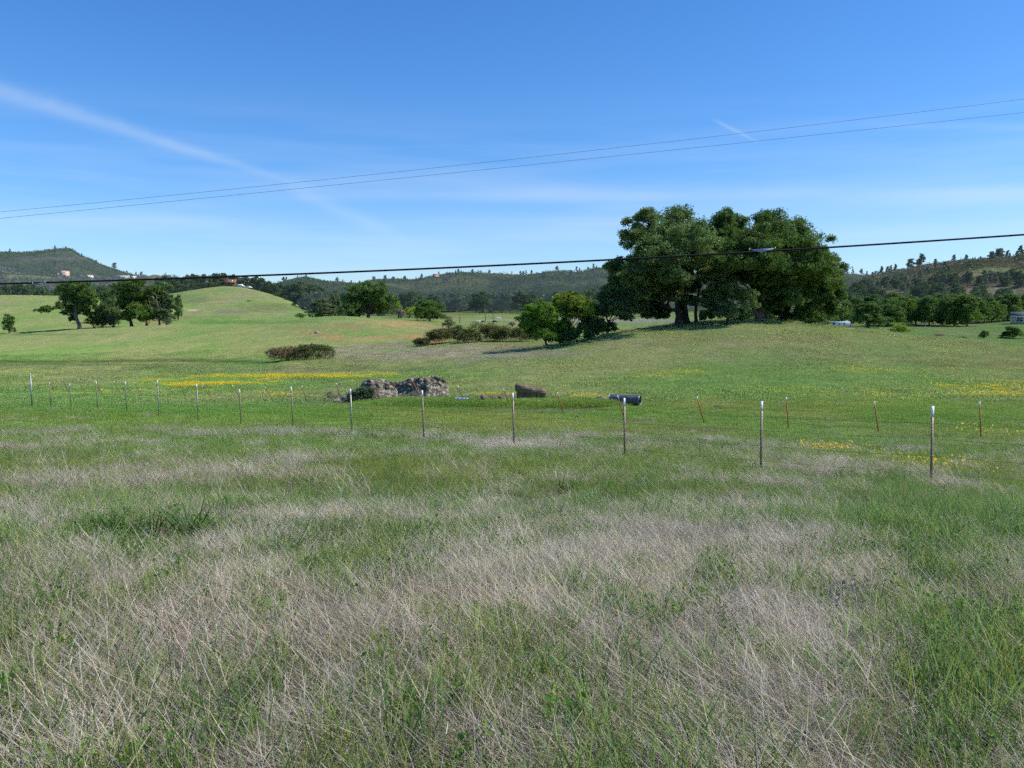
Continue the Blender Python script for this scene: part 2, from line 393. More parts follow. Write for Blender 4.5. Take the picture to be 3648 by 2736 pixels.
# paint
def lerp(a, b, f): return a + (b - a) * f[..., None]
def paint(X, Y, Z_):
    px, py = to_px(X, Y, Z_)
    n1 = fbm(X / 14, Y / 22, 4, 21); n2 = fbm(X / 4, Y / 7, 4, 33); n3 = fbm(X / 45, Y / 60, 3, 41)
    c = lerp(np.array([.19, .292, .080]), np.array([.265, .296, .108]), sm(n1, .35, .65))
    c = lerp(c, np.array([.255, .235, .14]), .5 * sm(n2 * .6 + n3 * .4, .52, .72))
    # thatch and soil under the near grass
    c = lerp(np.array([.15, .13, .09]), c, sm(Y, 14, 34))
    # fresher green strip between the fences
    g = np.exp(-((Y - 40) / 14) ** 2) * (.5 + .5 * sm(n2, .4, .6)); c = lerp(c, np.array([.115, .25, .042]), .75 * g)
    # olive, drier knoll crest
    k = np.exp(-(((px - 2750) / 750) ** 2) - ((Y - 108) / 26) ** 2); c = lerp(c, np.array([.27, .288, .115]), .7 * k)
    blobs = [  # bearing x, y, half sizes, distance range, colour, strength
        (1560, 1258, 420, 26, 90, 160, (.33, .305, .205), .8), (1300, 1272, 160, 14, 90, 160, (.35, .30, .21), .75), (1800, 1262, 260, 24, 90, 135, (.3, .27, .18), .6),
        (1000, 1318, 700, 9, 90, 140, (.20, .195, .11), .5), (250, 1300, 300, 6, 90, 140, (.17, .17, .1), .5),
        (1420, 1150, 130, 15, 120, 300, (.44, .29, .13), .6), (1520, 1162, 70, 10, 120, 300, (.42, .28, .13), .5), (1345, 1203, 110, 6, 120, 220, (.42, .27, .13), .55),
        (1470, 1197, 40, 8, 120, 220, (.46, .26, .11), .9), (1110, 1182, 70, 13, 120, 220, (.38, .24, .12), .55), (1190, 1200, 34, 12, 120, 220, (.42, .25, .11), .6),
        (1535, 1222, 40, 9, 100, 200, (.46, .27, .12), .9), (1230, 1165, 90, 12, 120, 220, (.34, .23, .12), .6), (1580, 1172, 40, 7, 120, 300, (.4, .25, .12), .6),
        (1300, 1235, 140, 7, 110, 200, (.33, .27, .19), .6), (1180, 1262, 50, 8, 110, 200, (.36, .29, .2), .7), (1440, 1225, 60, 6, 110, 200, (.3, .26, .2), .6),
        (550, 1150, 60, 7, 220, 330, (.40, .24, .12), .8), (600, 1158, 40, 5, 220, 330, (.4, .24, .12), .6), (688, 1105, 17, 3.2, 300, 450, (.62, .5, .3), 1), (33, 1186, 26, 4, 150, 320, (.36, .24, .14), .7),
        (1950, 1140, 260, 5, 280, 520, (.36, .31, .26), .85), (2260, 1142, 220, 9, 200, 520, (.33, .29, .24), .8), (1990, 1128, 160, 6, 300, 600, (.30, .27, .15), .7), (1600, 1125, 90, 8, 280, 600, (.26, .23, .11), .7),
        (3250, 1278, 220, 10, 60, 150, (.31, .23, .13), .4), (3500, 1300, 200, 9, 60, 150, (.23, .18, .09), .5), (2750, 1215, 260, 16, 60, 150, (.27, .235, .13), .4), (3100, 1268, 160, 6, 60, 150, (.2, .22, .12), .6),
        (820, 1112, 120, 8, 250, 480, (.2, .18, .14), .6), (960, 1095, 110, 16, 250, 500, (.165, .155, .08), .6), (700, 1068, 90, 14, 250, 500, (.17, .165, .09), .4), (650, 1130, 60, 6, 250, 400, (.19, .17, .09), .5),
        (820, 1148, 330, 7, 180, 330, (.105, .23, .05), .6), (1440, 1124, 90, 9, 200, 400, (.045, .13, .025), .85), (100, 1192, 300, 4, 150, 320, (.08, .16, .04), .5),
        (1700, 1447, 420, 11, 30, 60, (.11, .27, .03), .8), (1820, 1462, 380, 6, 30, 60, (.20, .16, .12), .85), (2250, 1500, 130, 8, 25, 60, (.17, .14, .1), .7), (3250, 1555, 160, 9, 20, 40, (.17, .14, .10), .7),
        (2350, 1535, 250, 14, 20, 40, (.17, .155, .09), .5), (1350, 1428, 260, 13, 35, 60, (.21, .18, .135), .8), (1750, 1417, 160, 8, 40, 70, (.2, .175, .12), .55),
        (2560, 1452, 30, 4, 30, 60, (.1, .08, .07), .8), (2930, 1525, 50, 4, 20, 60, (.1, .085, .07), .8), (400, 1470, 700, 24, 30, 70, (.12, .26, .05), .5)]
    wob = fbm(X / 3.0, Y / 6.0, 4, 61) - .5
    for cx, cy2, rx, ry, y0, y1, colr, st in blobs:
        r = np.sqrt(((px - cx) / rx) ** 2 + ((py - cy2) / ry) ** 2)
        w = st * sm(1.25 - r + 1.9 * wob, 0, .8) * (Y > y0) * (Y < y1)
        c = lerp(c, np.array(colr), w)
    # ditch
    w = np.exp(-((py - 1287 - 3 * np.sin(px / 130)) / 5.5) ** 2) * (Y > 105) * (Y < 170) * np.clip((1010 - px) / 100, 0, 1); c = lerp(c, np.array([.055, .078, .024]), .8 * w)
    # track up the house hill
    line = [(925, 1018), (902, 1024), (880, 1040), (866, 1056), (840, 1068), (800, 1080), (750, 1090), (690, 1100)]
    dmin = np.full(np.shape(px), 1e9)
    for (ax, ay), (bx, by) in zip(line[:-1], line[1:]):
        t = np.clip(((px - ax) * (bx - ax) + (py - ay) * (by - ay)) / ((bx - ax) ** 2 + (by - ay) ** 2), 0, 1)
        dmin = np.minimum(dmin, np.hypot(px - ax - t * (bx - ax), py - ay - t * (by - ay)))
    w = .75 * np.exp(-(dmin / 4.5) ** 2) * (Y > 300) * (Y < 560); c = lerp(c, np.array([.30, .235, .15]), w)
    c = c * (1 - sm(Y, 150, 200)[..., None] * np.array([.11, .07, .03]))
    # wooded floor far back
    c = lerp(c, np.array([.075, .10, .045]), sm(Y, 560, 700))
    return c
mb = MB(); ii, jj = np.meshgrid(np.arange(NY - 1), np.arange(NS - 1), indexing='ij')
q = np.stack([ii * NS + jj, ii * NS + jj + 1, (ii + 1) * NS + jj + 1, (ii + 1) * NS + jj], -1).reshape(-1, 4)
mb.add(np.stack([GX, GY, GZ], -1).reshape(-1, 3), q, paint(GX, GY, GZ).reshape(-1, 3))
# the sheet runs on to the horizon
ex = np.linspace(-16000, 16000, 9); ey = np.array([1150, 3000, 16000.])
EY, EX = np.meshgrid(ey, ex, indexing='ij'); ii, jj = np.meshgrid(np.arange(2), np.arange(8), indexing='ij')
mb.add(np.stack([EX, EY, np.where(EY < 1200, -6, -14.)], -1).reshape(-1, 3), np.stack([ii * 9 + jj, ii * 9 + jj + 1, (ii + 1) * 9 + jj + 1, (ii + 1) * 9 + jj], -1).reshape(-1, 4), (.08, .1, .05))
struct(mb.build('ground', M['ground'], smooth=True))

# ------------------------------------------------------------------ hills
HZ = {}
def hill(key, sky, Yc, front, back, zb, haze, colf, relief=.12, ns=260, nq=90):
    xs = np.array([p[0] for p in sky], float); ys = np.array([p[1] for p in sky], float)
    x = np.linspace(xs[0], xs[-1], ns); y = np.interp(x, xs, ys)
    ker = np.hanning(7); ker /= ker.sum(); y = np.convolve(np.pad(y, 3, mode='edge'), ker, 'valid')
    y = y + 5 * (fbm(x / 60, x * 0, 4, 3) - .5)
    s, t = bear(x, y); top = t * Yc
    edge = np.minimum(sm(x, xs[0], xs[0] + 60), 1)
    qv = np.concatenate([np.linspace(-1, 0, int(nq * .7)), np.linspace(.04, 1, int(nq * .3))])
    Q, S = np.meshgrid(qv, s, indexing='ij'); T = np.broadcast_to(top, Q.shape)
    Y = Yc + np.where(Q < 0, Q * front, Q * back); X = S * Yc * (1 + .25 * (Y / Yc - 1)) if False else S * Y
    prof = np.where(Q < 0, np.sin((1 + Q) * math.pi / 2) ** 1.15, np.cos(Q * math.pi / 2))
    rel = (fbm(X / (front * .28), Y / (front * .55), 5, 77) - .5) * np.sin(np.clip((1 + Q), 0, 1) * math.pi) * (T - zb)
    # a slope may not rise past its own crest in elevation angle
    z = zb + (T * (Y / Yc) ** .0 - zb) * prof + rel * relief * 4
    lim = t[None, :] * Y - .002 * Y * (1 - prof); z = np.where(Q < 0, np.minimum(z, lim), z)
    mb = MB(); n0, n1 = Q.shape
    ii, jj = np.meshgrid(np.arange(n0 - 1), np.arange(n1 - 1), indexing='ij')
    mb.add(np.stack([X, Y, z], -1).reshape(-1, 3), np.stack([ii * n1 + jj, ii * n1 + jj + 1, (ii + 1) * n1 + jj + 1, (ii + 1) * n1 + jj], -1).reshape(-1, 4), colf(X, Y, z).reshape(-1, 3))
    struct(mb.build('hill', hillmat('hillside', haze), smooth=True))
    HZ[key] = (x, s, qv, X, Y, z)
def hill_pt(key, x, q):
    xx, s, qv, X, Y, z = HZ[key]
    j = int(np.clip(np.searchsorted(xx, x), 0, len(xx) - 1)); i = int(np.clip(np.searchsorted(qv, q), 0, len(qv) - 1))
    return np.array([X[i, j], Y[i, j], z[i, j]])
def scrub(a, b, sc=90):
    def f(X, Y, z): return lerp(np.array(a), np.array(b), sm(fbm(X / sc, Y / sc + z / (sc * .4), 5, 13), .35, .65))
    return f
def mesa_col(X, Y, z):
    px, py = to_px(X, Y, z); c = scrub((.042, .062, .03), (.075, .088, .045))(X, Y, z)
    w = .6 * sm(1.2 - np.hypot((px - 200) / 180, (py - 922) / 13) + 2 * (fbm(X / 60, z / 20, 4, 5) - .5), 0, .7); c = lerp(c, np.array([.17, .14, .13]), w)
    w = .8 * np.exp(-((py - 903 - (px - 250) * .02) / 8) ** 2) * (px < 260); c = lerp(c, np.array([.10, .125, .05]), w * .6)
    return c
def rhill_col(X, Y, z):
    px, py = to_px(X, Y, z); c = scrub((.06, .07, .035), (.115, .10, .06), 22)(X, Y, z)
    wob = fbm(X / 14, Y / 25 + z / 8, 4, 8) - .5
    for cx, cy2, rx, ry, col, st in ((3570, 972, 110, 17, (.20, .235, .10), .95), (3590, 985, 90, 16, (.19, .185, .10), .8), (3480, 1003, 50, 6, (.27, .2, .14), .8), (3560, 1040, 130, 24, (.20, .19, .12), .9), (3400, 985, 120, 12, (.19, .145, .105), .6),
                                     (3050, 1055, 70, 12, (.17, .19, .08), .8), (3180, 1043, 80, 7, (.2, .17, .12), .7), (3640, 1060, 80, 20, (.19, .19, .11), .8), (3250, 950, 100, 5, (.18, .14, .11), .5)):
        c = lerp(c, np.array(col), st * sm(1.2 - np.hypot((px - cx) / rx, (py - cy2) / ry) + 1.4 * wob, 0, .5))
    return c
def lslope_col(X, Y, z):
    px, py = to_px(X, Y, z); c = scrub((.075, .085, .05), (.135, .115, .085), 40)(X, Y, z)
    wob = fbm(X / 30, Y / 60, 4, 8) - .5
    for cx, cy2, rx, ry, col, st in ((110, 985, 90, 9, (.17, .21, .08), .9), (550, 985, 45, 12, (.22, .18, .11), .9), (250, 1002, 300, 4, (.13, .17, .07), .6)):
        c = lerp(c, np.array(col), st * sm(1.2 - np.hypot((px - cx) / rx, (py - cy2) / ry) + 1.2 * wob, 0, .5))
    return c
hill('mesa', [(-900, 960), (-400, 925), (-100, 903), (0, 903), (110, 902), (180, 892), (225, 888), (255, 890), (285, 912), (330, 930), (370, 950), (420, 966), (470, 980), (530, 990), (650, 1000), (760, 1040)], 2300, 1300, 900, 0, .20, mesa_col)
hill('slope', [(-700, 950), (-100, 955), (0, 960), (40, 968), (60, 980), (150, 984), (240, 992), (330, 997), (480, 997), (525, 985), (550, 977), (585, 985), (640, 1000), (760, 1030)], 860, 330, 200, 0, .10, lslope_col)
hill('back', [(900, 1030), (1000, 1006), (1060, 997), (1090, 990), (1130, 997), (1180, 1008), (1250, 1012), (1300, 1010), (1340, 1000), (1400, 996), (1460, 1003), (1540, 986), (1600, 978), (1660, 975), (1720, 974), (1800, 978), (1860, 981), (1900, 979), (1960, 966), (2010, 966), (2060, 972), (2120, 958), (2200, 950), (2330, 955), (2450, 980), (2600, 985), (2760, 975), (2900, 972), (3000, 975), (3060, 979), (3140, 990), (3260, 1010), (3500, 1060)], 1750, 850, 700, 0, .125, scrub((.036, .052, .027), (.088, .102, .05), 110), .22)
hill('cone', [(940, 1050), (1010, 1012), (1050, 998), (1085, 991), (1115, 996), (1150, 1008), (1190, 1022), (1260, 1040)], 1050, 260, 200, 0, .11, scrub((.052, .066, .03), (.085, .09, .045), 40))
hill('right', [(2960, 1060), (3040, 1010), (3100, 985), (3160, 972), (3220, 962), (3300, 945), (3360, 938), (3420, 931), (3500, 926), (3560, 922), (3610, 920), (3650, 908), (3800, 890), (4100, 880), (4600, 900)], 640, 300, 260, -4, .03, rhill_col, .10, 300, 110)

# ------------------------------------------------------------------ plants
def unit(n, g):
    v = g.normal(size=(n, 3)); return v / np.linalg.norm(v, axis=1)[:, None]
def leaves(mb, c, size, g, shade, upb=.35, asp=.55, outw=None):
    n = len(c); nrm = unit(n, g) + np.array([0, 0, upb])
    if outw is not None: nrm = nrm + .5 * outw
    nrm /= np.linalg.norm(nrm, axis=1)[:, None]
    t = np.cross(nrm, unit(n, g)); t /= np.linalg.norm(t, axis=1)[:, None] + 1e-9
    b = np.cross(nrm, t); s = size * g.uniform(.55, 1.35, n)[:, None]
    v = np.stack([c - t * s * .5, c + b * s * .5 * asp, c + t * s * .5, c - b * s * .5 * asp], 1).reshape(-1, 3)
    col = np.repeat(shade, 4, axis=0)
    mb.add(v, np.arange(4 * n).reshape(-1, 4), col)
def foliage(mb, lobes, g, leaf, per, sub=.24, nsub=34, shell=.45, upb=.35, asp=.55, vary=.28):
    """lobes: (x,y,z,rx,ry,rz); leaf sprays gathered in clumps over each lobe"""
    per = per * 1.9; sub = sub * 1.3
    for (x, y, z, rx, ry, rz) in lobes:
        d = unit(nsub, g); d[:, 2] = np.where(d[:, 2] < -.55, -d[:, 2], d[:, 2])
        rr = g.uniform(shell, .93, nsub)[:, None]
        cc = np.array([x, y, z]) + d * rr * np.array([rx, ry, rz])
        cr = sub * (rx + ry + rz) / 3 * g.uniform(.6, 1.4, nsub)
        sh = g.uniform(1 - vary, 1 + vary, nsub); hue = g.normal(0, .07, nsub)
        n = int(per); k = g.integers(0, nsub, n)
        p = cc[k] + unit(n, g) * (g.uniform(0, 1, n) ** .45 * cr[k] * 1.25)[:, None] * np.array([1, 1, .72])
        s = sh[k] * g.uniform(.8, 1.2, n)
        col = np.stack([s * (1 + hue[k] * 1.2), s, s * (1 - hue[k])], -1)
        leaves(mb, p, leaf, g, col, upb, asp, d[k])
def bend(a, b, g, n=6, wob=.1, sag=0):
    a = np.asarray(a, float); b = np.asarray(b, float); t = np.linspace(0, 1, n)[:, None]
    l = np.linalg.norm(b - a); p = a + (b - a) * t
    w = np.cumsum(g.normal(size=(n, 3)), 0) * wob * l / n ** .5 * np.sin(t * math.pi)
    p = p + w; p[:, 2] += sag * l * np.sin(t[:, 0] * math.pi); return p
def limbs(mb, base, fork, lobes, r0, g, lean=(0, 0), c=None, sides=8, twigs=3):
    base = np.asarray(base, float); top = base + np.array([lean[0], lean[1], fork])
    tp = bend(base + np.array([0, 0, -.4]), top, g, 8, .06)
    tr = np.linspace(1, .72, 8) * r0; tr[0] *= 1.7; tr[1] *= 1.22
    tube(mb, tp, tr, sides + 2, c)
    for L_ in lobes:
        ce = np.array(L_[:3]); f = g.uniform(.62, 1); st = tp[int(3 + f * 4)]
        mid = st + (ce - st) * .5 + np.array([0, 0, .12 * np.linalg.norm(ce - st)])
        pth = np.vstack([bend(st, mid, g, 5, .09), bend(mid, ce, g, 5, .09)[1:]])
        r = r0 * g.uniform(.3, .48); tube(mb, pth, np.linspace(r, r * .28, len(pth)), sides, c, False)
        for _ in range(twigs):
            e = ce + unit(1, g)[0] * np.array(L_[3:6]) * .85
            tube(mb, bend(pth[-3], e, g, 5, .1), np.linspace(r * .4, .015 + r * .06, 5), 5, c, False)

def px_lobes(base, Y, lob, g, depth=.5, name=''):
    k = Y / F; o = []
    for L_ in lob:
        x, y, r = L_[:3]; sq = L_[3] if len(L_) > 3 else .85
        p = at(x, y, Y) - base; p[1] += (L_[4] if len(L_) > 4 else g.uniform(-1, 1) * depth) * 1.0
        r = r * (1.2 if Y > 200 else 1.16 if name in ('willow_tree', 'shrub') else 1.04); o.append((p[0], p[1], p[2], r * k, r * k * 1.05, r * k * sq))
    c_ = np.mean([q_[:3] for q_ in o], 0); f = []
    for q_ in o[::(1 if Y > 200 else 2)]:
        t = .45; f.append(tuple(np.array(q_[:3]) * (1 - t) + c_ * t) + tuple(x * .95 for x in q_[3:]))
    sat = []
    if len(lob) > 6:          # stray sprays that break up the outline
        for q_ in o:
            for _ in range(4):
                d = unit(1, g)[0]; d[2] = abs(d[2]) * 1.1 - .25; rr = g.uniform(.22, .42); sat.append(tuple(np.array(q_[:3]) + d * np.array(q_[3:]) * g.uniform(.85, 1.12)) + tuple(x * rr for x in q_[3:]))
    return o + f, sat
def big_tree(name, label, cat, base, Y, lob, seed, leaf, per, lm, bm, r0, fork, lean=(0, 0), depth=4, extra=None, nsub=40, sub=.24, group=None, shell=.45):
    g = np.random.default_rng(seed); t = thing(name, label, cat, base, group=group)
    lo, sat = px_lobes(np.asarray(base), Y, lob, g, depth, name)
    mb = MB(); limbs(mb, (0, 0, 0), fork, lo[:len(lob)], r0, g, lean)
    if extra: extra(mb, g)
    mb.build('trunk', bm, t, True)
    mb = MB(); foliage(mb, [(a, b_, c, d * .93, e * .93, f * .93) for a, b_, c, d, e, f in lo], g, leaf, per, sub * .72, int(nsub * 1.7), shell, vary=.36)
    if sat: foliage(mb, sat, g, leaf, per * .1, .45, 7, .3, vary=.36)
    mb.build('crown', lm, t)
    return t

# the oaks on the knoll
bA = gnd(2420, 118)
def extraA(mb, g):
    tube(mb, bend((1.9, 3, -.6), (1.0, 2.6, 5.5), g, 8, .05), np.linspace(.62, .34, 8), 9)
    tube(mb, bend((1.0, 2.6, 5.3), (.2, 2, 10), g, 7, .08), np.linspace(.34, .1, 7), 7)
    tube(mb, bend((2.9, 2, -.6), (3.2, 2, 6), g, 7, .06), np.linspace(.3, .16, 7), 7)
    tube(mb, bend((-.2, -.2, 2.1), (-4.2, -1.5, 3.1), g, 8, .08), np.linspace(.3, .1, 8), 7)
big_tree('oak_tree', 'tall dark oak with twin trunks at the left side of the knoll', 'tree', bA, 118,
         [(2288, 812, 66, .9), (2420, 792, 74, .85), (2478, 838, 62), (2258, 878, 72), (2365, 880, 92, .8, -4), (2440, 930, 78, .9, -4), (2200, 965, 52), (2255, 965, 66, .8, -5), (2345, 985, 76, .8, 2), (2196, 1035, 40, .9), (2265, 1050, 56, .9), (2345, 1075, 52, .8, 4), (2460, 1020, 48, .9, 4), (2420, 850, 70, .9, 5), (2500, 890, 50, .9), (2512, 832, 38, .9), (2490, 960, 50, .9, 3), (2395, 1010, 44, .8, -5), (2330, 1112, 34, .8, 3), (2385, 1105, 30, .8, 5), (2230, 1010, 56, .9, 3), (2310, 930, 70, .9, 3), (2300, 930, 80, .75, -11), (2400, 880, 80, .75, -11), (2230, 1000, 54, .8, -9), (2350, 1000, 50, .7, -12), (2200, 1080, 36), (2260, 1095, 40), (2318, 1120, 34, .8, 1), (2368, 1125, 26, .8, 2), (2350, 1055, 40, .8, -2), (2398, 1062, 32, .8, -2), (2455, 1075, 30, .8, -1)],
         11, .27, 3000, M['leaf_oakb'], M['bark'], .5, 6.2, (.2, .3), 5, extraA)
bB = gnd(2702, 121)
def extraB(mb, g):
    tube(mb, bend((0, 0, .3), (-1.1, .2, 5.4), g, 8, .06), np.linspace(.42, .2, 8), 8)
    tube(mb, bend((.1, 0, 1.4), (2.0, .4, 6.6), g, 8, .06), np.linspace(.4, .2, 8), 8)
    tube(mb, bend((1.0, 1.5, -.4), (1.0, 1.7, 5.5), g, 8, .05), np.linspace(.36, .2, 8), 8)
big_tree('oak_tree', 'largest spreading oak on the knoll crest, forked pale trunk and broad rounded top', 'tree', bB, 122,
         [(2562, 812, 54, .9), (2640, 800, 66, .85), (2725, 812, 72, .85), (2800, 848, 66, .9), (2600, 878, 72), (2690, 890, 88, .85, -4), (2790, 915, 78, .85, -3), (2560, 930, 60), (2850, 940, 60), (2740, 970, 70, .8, -5), (2660, 985, 56, .8, 4), (2820, 1010, 62, .85, 2), (2535, 865, 50, .9), (2525, 950, 52, .9, 3), (2690, 1005, 52, .8, -5), (2755, 1045, 48, .8, -4), (2620, 950, 60, .9, 2), (2750, 900, 70, .9, 4), (2600, 900, 80, .75, -11), (2690, 870, 75, .75, -10), (2540, 960, 60, .7, -12), (2650, 960, 60, .7, -13), (2690, 1050, 40, .8, -3), (2745, 1090, 36, .8, -2), (2790, 1075, 44, .8, -4)],
         12, .27, 3000, M['leaf_oak'], M['bark_pale'], .42, 5.0, (.3, .6), 5, extraB)
big_tree('oak_tree', 'bushy lighter green young oak between the two big knoll trunks, leaves down to the grass', 'tree', gnd(2590, 113), 113,
         [(2555, 985, 54, 1), (2600, 1040, 66, .9), (2540, 1075, 54, .9), (2655, 1075, 52, .9), (2580, 1115, 42, .8), (2640, 1125, 34, .8), (2520, 1125, 30, .8)],
         13, .23, 2400, M['leaf_oakb'], M['bark'], .26, 2.2, (0, 0), 2.2)
big_tree('oak_tree', 'rightmost knoll oak, airy upper crown sloping down to the right edge of the grove', 'tree', gnd(2785, 132), 130,
         [(2850, 872, 44, .9), (2840, 930, 56, .9, -3), (2968, 1050, 40, .9), (2905, 950, 60, .85, -3), (2885, 1010, 70, .85, -5), (2930, 1090, 48, .85), (2840, 1120, 44, .8, -4), (2765, 905, 75, .75, -13), (2825, 970, 62, .75, -12), (2740, 970, 62, .7, -14), (2880, 900, 46, .9), (2925, 915, 50, .9), (2955, 985, 50), (2905, 985, 62, .9), (2965, 1050, 46), (2895, 1065, 62), (2835, 1060, 62), (2780, 1065, 58), (2945, 1110, 42), (2870, 1120, 42, .8), (2790, 1110, 36)],
         14, .27, 2300, M['leaf_oak'], M['bark'], .55, 4.5, (1.5, .5), 4)
big_tree('oak_tree', 'small grey green oak drooping over the left foot of the knoll beside the willow', 'tree', gnd(2160, 114), 114,
         [(2165, 1062, 42, .8), (2222, 1058, 44, .8), (2250, 1095, 34, .9), (2190, 1110, 42, .9), (2140, 1110, 38, .9), (2225, 1130, 26)], 15, .25, 1500, M['leaf_oakb'], M['bark'], .2, 2.2, (.3, 0), 2)
big_tree('willow_tree', 'tall yellow green willow with dark forked trunk left of the knoll', 'tree', gnd(2022, 112), 112,
         [(2030, 1062, 34, .8), (2000, 1075, 34, .8), (2062, 1085, 36, .8), (1985, 1115, 30), (2040, 1120, 38, .9), (2085, 1115, 28), (2105, 1095, 22)], 16, .2, 1300, M['leaf_yel'], M['bark'], .18, 2.6, (.1, 0), 2)
big_tree('willow_tree', 'low bright green willow bush leaning left in front of the brambles', 'tree', gnd(1955, 111), 111,
         [(1900, 1110, 34, .9), (1935, 1105, 34, .9), (1875, 1135, 30), (1925, 1145, 40, .9), (1960, 1130, 34), (1900, 1165, 28), (1950, 1180, 36), (1975, 1160, 30), (1870, 1160, 20), (1930, 1195, 30), (1965, 1200, 26), (1895, 1185, 20)], 17, .2, 1400, M['leaf_green'], M['bark'], .16, 1.4, (-.4, 0), 2)
big_tree('shrub', 'broad mid green shrub filling the gap between the two willows', 'shrub', gnd(1998, 112.5), 112.5, [(1985, 1180, 30), (2010, 1160, 30), (2020, 1190, 28), (1975, 1205, 24), (2000, 1210, 24)], 27, .2, 1100, M['leaf_green'], M['bark'], .08, .5, (0, 0), 1.2)
big_tree('shrub', 'olive grey shrub between the tall willow and the small drooping oak', 'shrub', gnd(2100, 114), 114, [(2095, 1130, 30), (2115, 1110, 30), (2090, 1160, 28), (2125, 1150, 28), (2110, 1180, 24)], 28, .22, 1100, M['leaf_oakb'], M['bark'], .08, .5, (0, 0), 1.2)
big_tree('shrub', 'dark green shrub in the shade below the willow trunk', 'shrub', gnd(2055, 111), 111, [(2040, 1190, 26), (2075, 1178, 26), (2020, 1205, 22), (2095, 1195, 22)], 18, .2, 1100, M['leaf_oak'], M['bark'], .08, .5, (0, 0), 1.2)
big_tree('shrub', 'dark green shrub under the small drooping oak at the knoll edge', 'shrub', gnd(2150, 113), 113, [(2140, 1168, 30), (2180, 1170, 26), (2110, 1178, 22)], 19, .2, 1100, M['leaf_oak'], M['bark'], .08, .5, (0, 0), 1.2)

# brambles along the swale
for i, (x, y, r, h, lab, mm) in enumerate([
        (1502, 1222, 22, 20, 'small yellow green bramble bush at the left end of the bramble row', 'leaf_bram'),
        (1548, 1196, 30, 32, 'brownish bramble bush second from the left end of the bramble row', 'leaf_bram'),
        (1606, 1190, 34, 36, 'low olive bramble bush third along the row below the round grey shrub', 'leaf_bram'),
        (1672, 1186, 34, 34, 'mid row bramble bush with ragged brown foot', 'leaf_bram'),
        (1728, 1176, 40, 46, 'tall rounded bramble mound with green cap in the middle of the row', 'leaf_bram'),
        (1776, 1184, 30, 34, 'lower bramble between the two tall bramble mounds', 'leaf_bram'),
        (1818, 1175, 40, 46, 'tall bramble mound just left of the bright green willow', 'leaf_bram'),
        (1872, 1186, 34, 34, 'bramble bush at the right end of the row, beneath the willow', 'leaf_bram')]):
    b = gnd(x, 136 + (i % 3) * 1.5); t = thing('bramble_bush', lab, 'bush', b, group='brambles in the swale'); g = np.random.default_rng(100 + i)
    k = 136 / F; h = h * 1.05; r = r * 1.22; lo = [(g.uniform(-.7, .7) * r * k, g.uniform(-.8, .8), g.uniform(.25, .75) * h * k * 1.5, r * k * .65, r * k * .65, h * k * .5) for _ in range(6)]
    mb = MB(); foliage(mb, lo, g, .2, 520, .3, 26, .5); mb.build('leaves', M[mm], t)
    mb = MB(); foliage(mb, [(a, c - .2, d * .45, e, f_, gg * .6) for a, c, d, e, f_, gg in lo], g, .18, 130, .3, 26, .6, 0, .16); mb.build('dry_canes', M['leaf_brown'], t)
p0 = hit(1045, 1283)[0]; p1 = hit(1110, 1280)[0]; k = p0[1] / F
for nm, lab, p, mm, xs_, h in (('bramble_bush', 'brown bare bramble mound in the open meadow, left half of the clump', p0, 'leaf_brown', (-62, -35, -5, 25), 40), ('bramble_bush', 'rounded olive green bramble mound in the open meadow beside a brown one', p1, 'leaf_bram', (-30, 0, 30, 50), 46)):
    t = thing(nm, lab, 'bush', p, group='brambles in the open meadow'); g = np.random.default_rng(int(p[0] * 10) % 999 + 5)
    lo = [(dx * k, g.uniform(-.5, .5), h * k * .48, 34 * k, 34 * k, h * k * (.78 - abs(dx + 8) * .003)) for dx in xs_]
    mb = MB(); foliage(mb, lo, g, .17, 1500, .22, 60, .7, .2, .4); mb.build('leaves' if 'olive' in lab else 'dry_canes', M[mm], t)
    if 'olive' not in lab:
        mb = MB(); foliage(mb, lo, g, .17, 300, .22, 30, .8); mb.build('leaves', M['leaf_bram'], t)

# library of tree shapes (each about 10 m tall), used by copies
LIB = {}
def lib_oak(key, seed, w=1.0, leaf=.5, per=420, lm='leaf_oak', bm='bark', nl=14, low=.12, col=None):
    g = np.random.default_rng(seed); lo = []
    for i in range(nl):
        a = i * 2.4 + g.uniform(-.4, .4); f = (i + .5) / nl; rr = 4.1 * w * math.sqrt(1 - (f * .92) ** 2) * g.uniform(.55, 1)
        z = 10 * (low + (.86 - low) * f) ; r = g.uniform(1.8, 2.6) * (1.1 - .25 * f)
        lo.append((rr * math.cos(a), rr * math.sin(a), z, r * w ** .5, r * w ** .5, r * .8))
    mb = MB(); limbs(mb, (0, 0, 0), 10 * low * g.uniform(1.0, 1.3), lo, .30, g, (g.uniform(-.3, .3), 0), sides=6, twigs=1); tm = mb.mesh('trunk', M[bm], True)
    mb = MB(); foliage(mb, lo, g, leaf, per, .26, 26, .6); cm = mb.mesh('crown', M[lm]); LIB[key] = (tm, cm)
def lib_pine(key, seed, lm, leaf=.8, n=16, per=60, w=1.0):
    g = np.random.default_rng(seed); mb = MB(); tube(mb, bend((0, 0, -.5), (g.uniform(-.5, .5), 0, 9.6), g, 8, .04), np.linspace(.28, .06, 8), 6); 
    lo = []
    for i in range(n):
        f = (i + .5) / n; z = 2.2 + 7.3 * f; a = g.uniform(0, 6.28); r = (1.9 - 1.25 * f ** 1.5) * w * g.uniform(.5, 1.1)
        p = (r * math.cos(a), r * math.sin(a), z); lo.append(p + (.95 * w * g.uniform(.7, 1.2), .95 * w, .8)); tube(mb, [(0, 0, z - .6), p], [.08, .03], 4, None, False)
    tm = mb.mesh('trunk', M['far_bark'], True); mb = MB(); foliage(mb, lo, g, leaf, per, .4, 8, .35, .3, .4); LIB[key] = (tm, mb.mesh('crown', M[lm]))
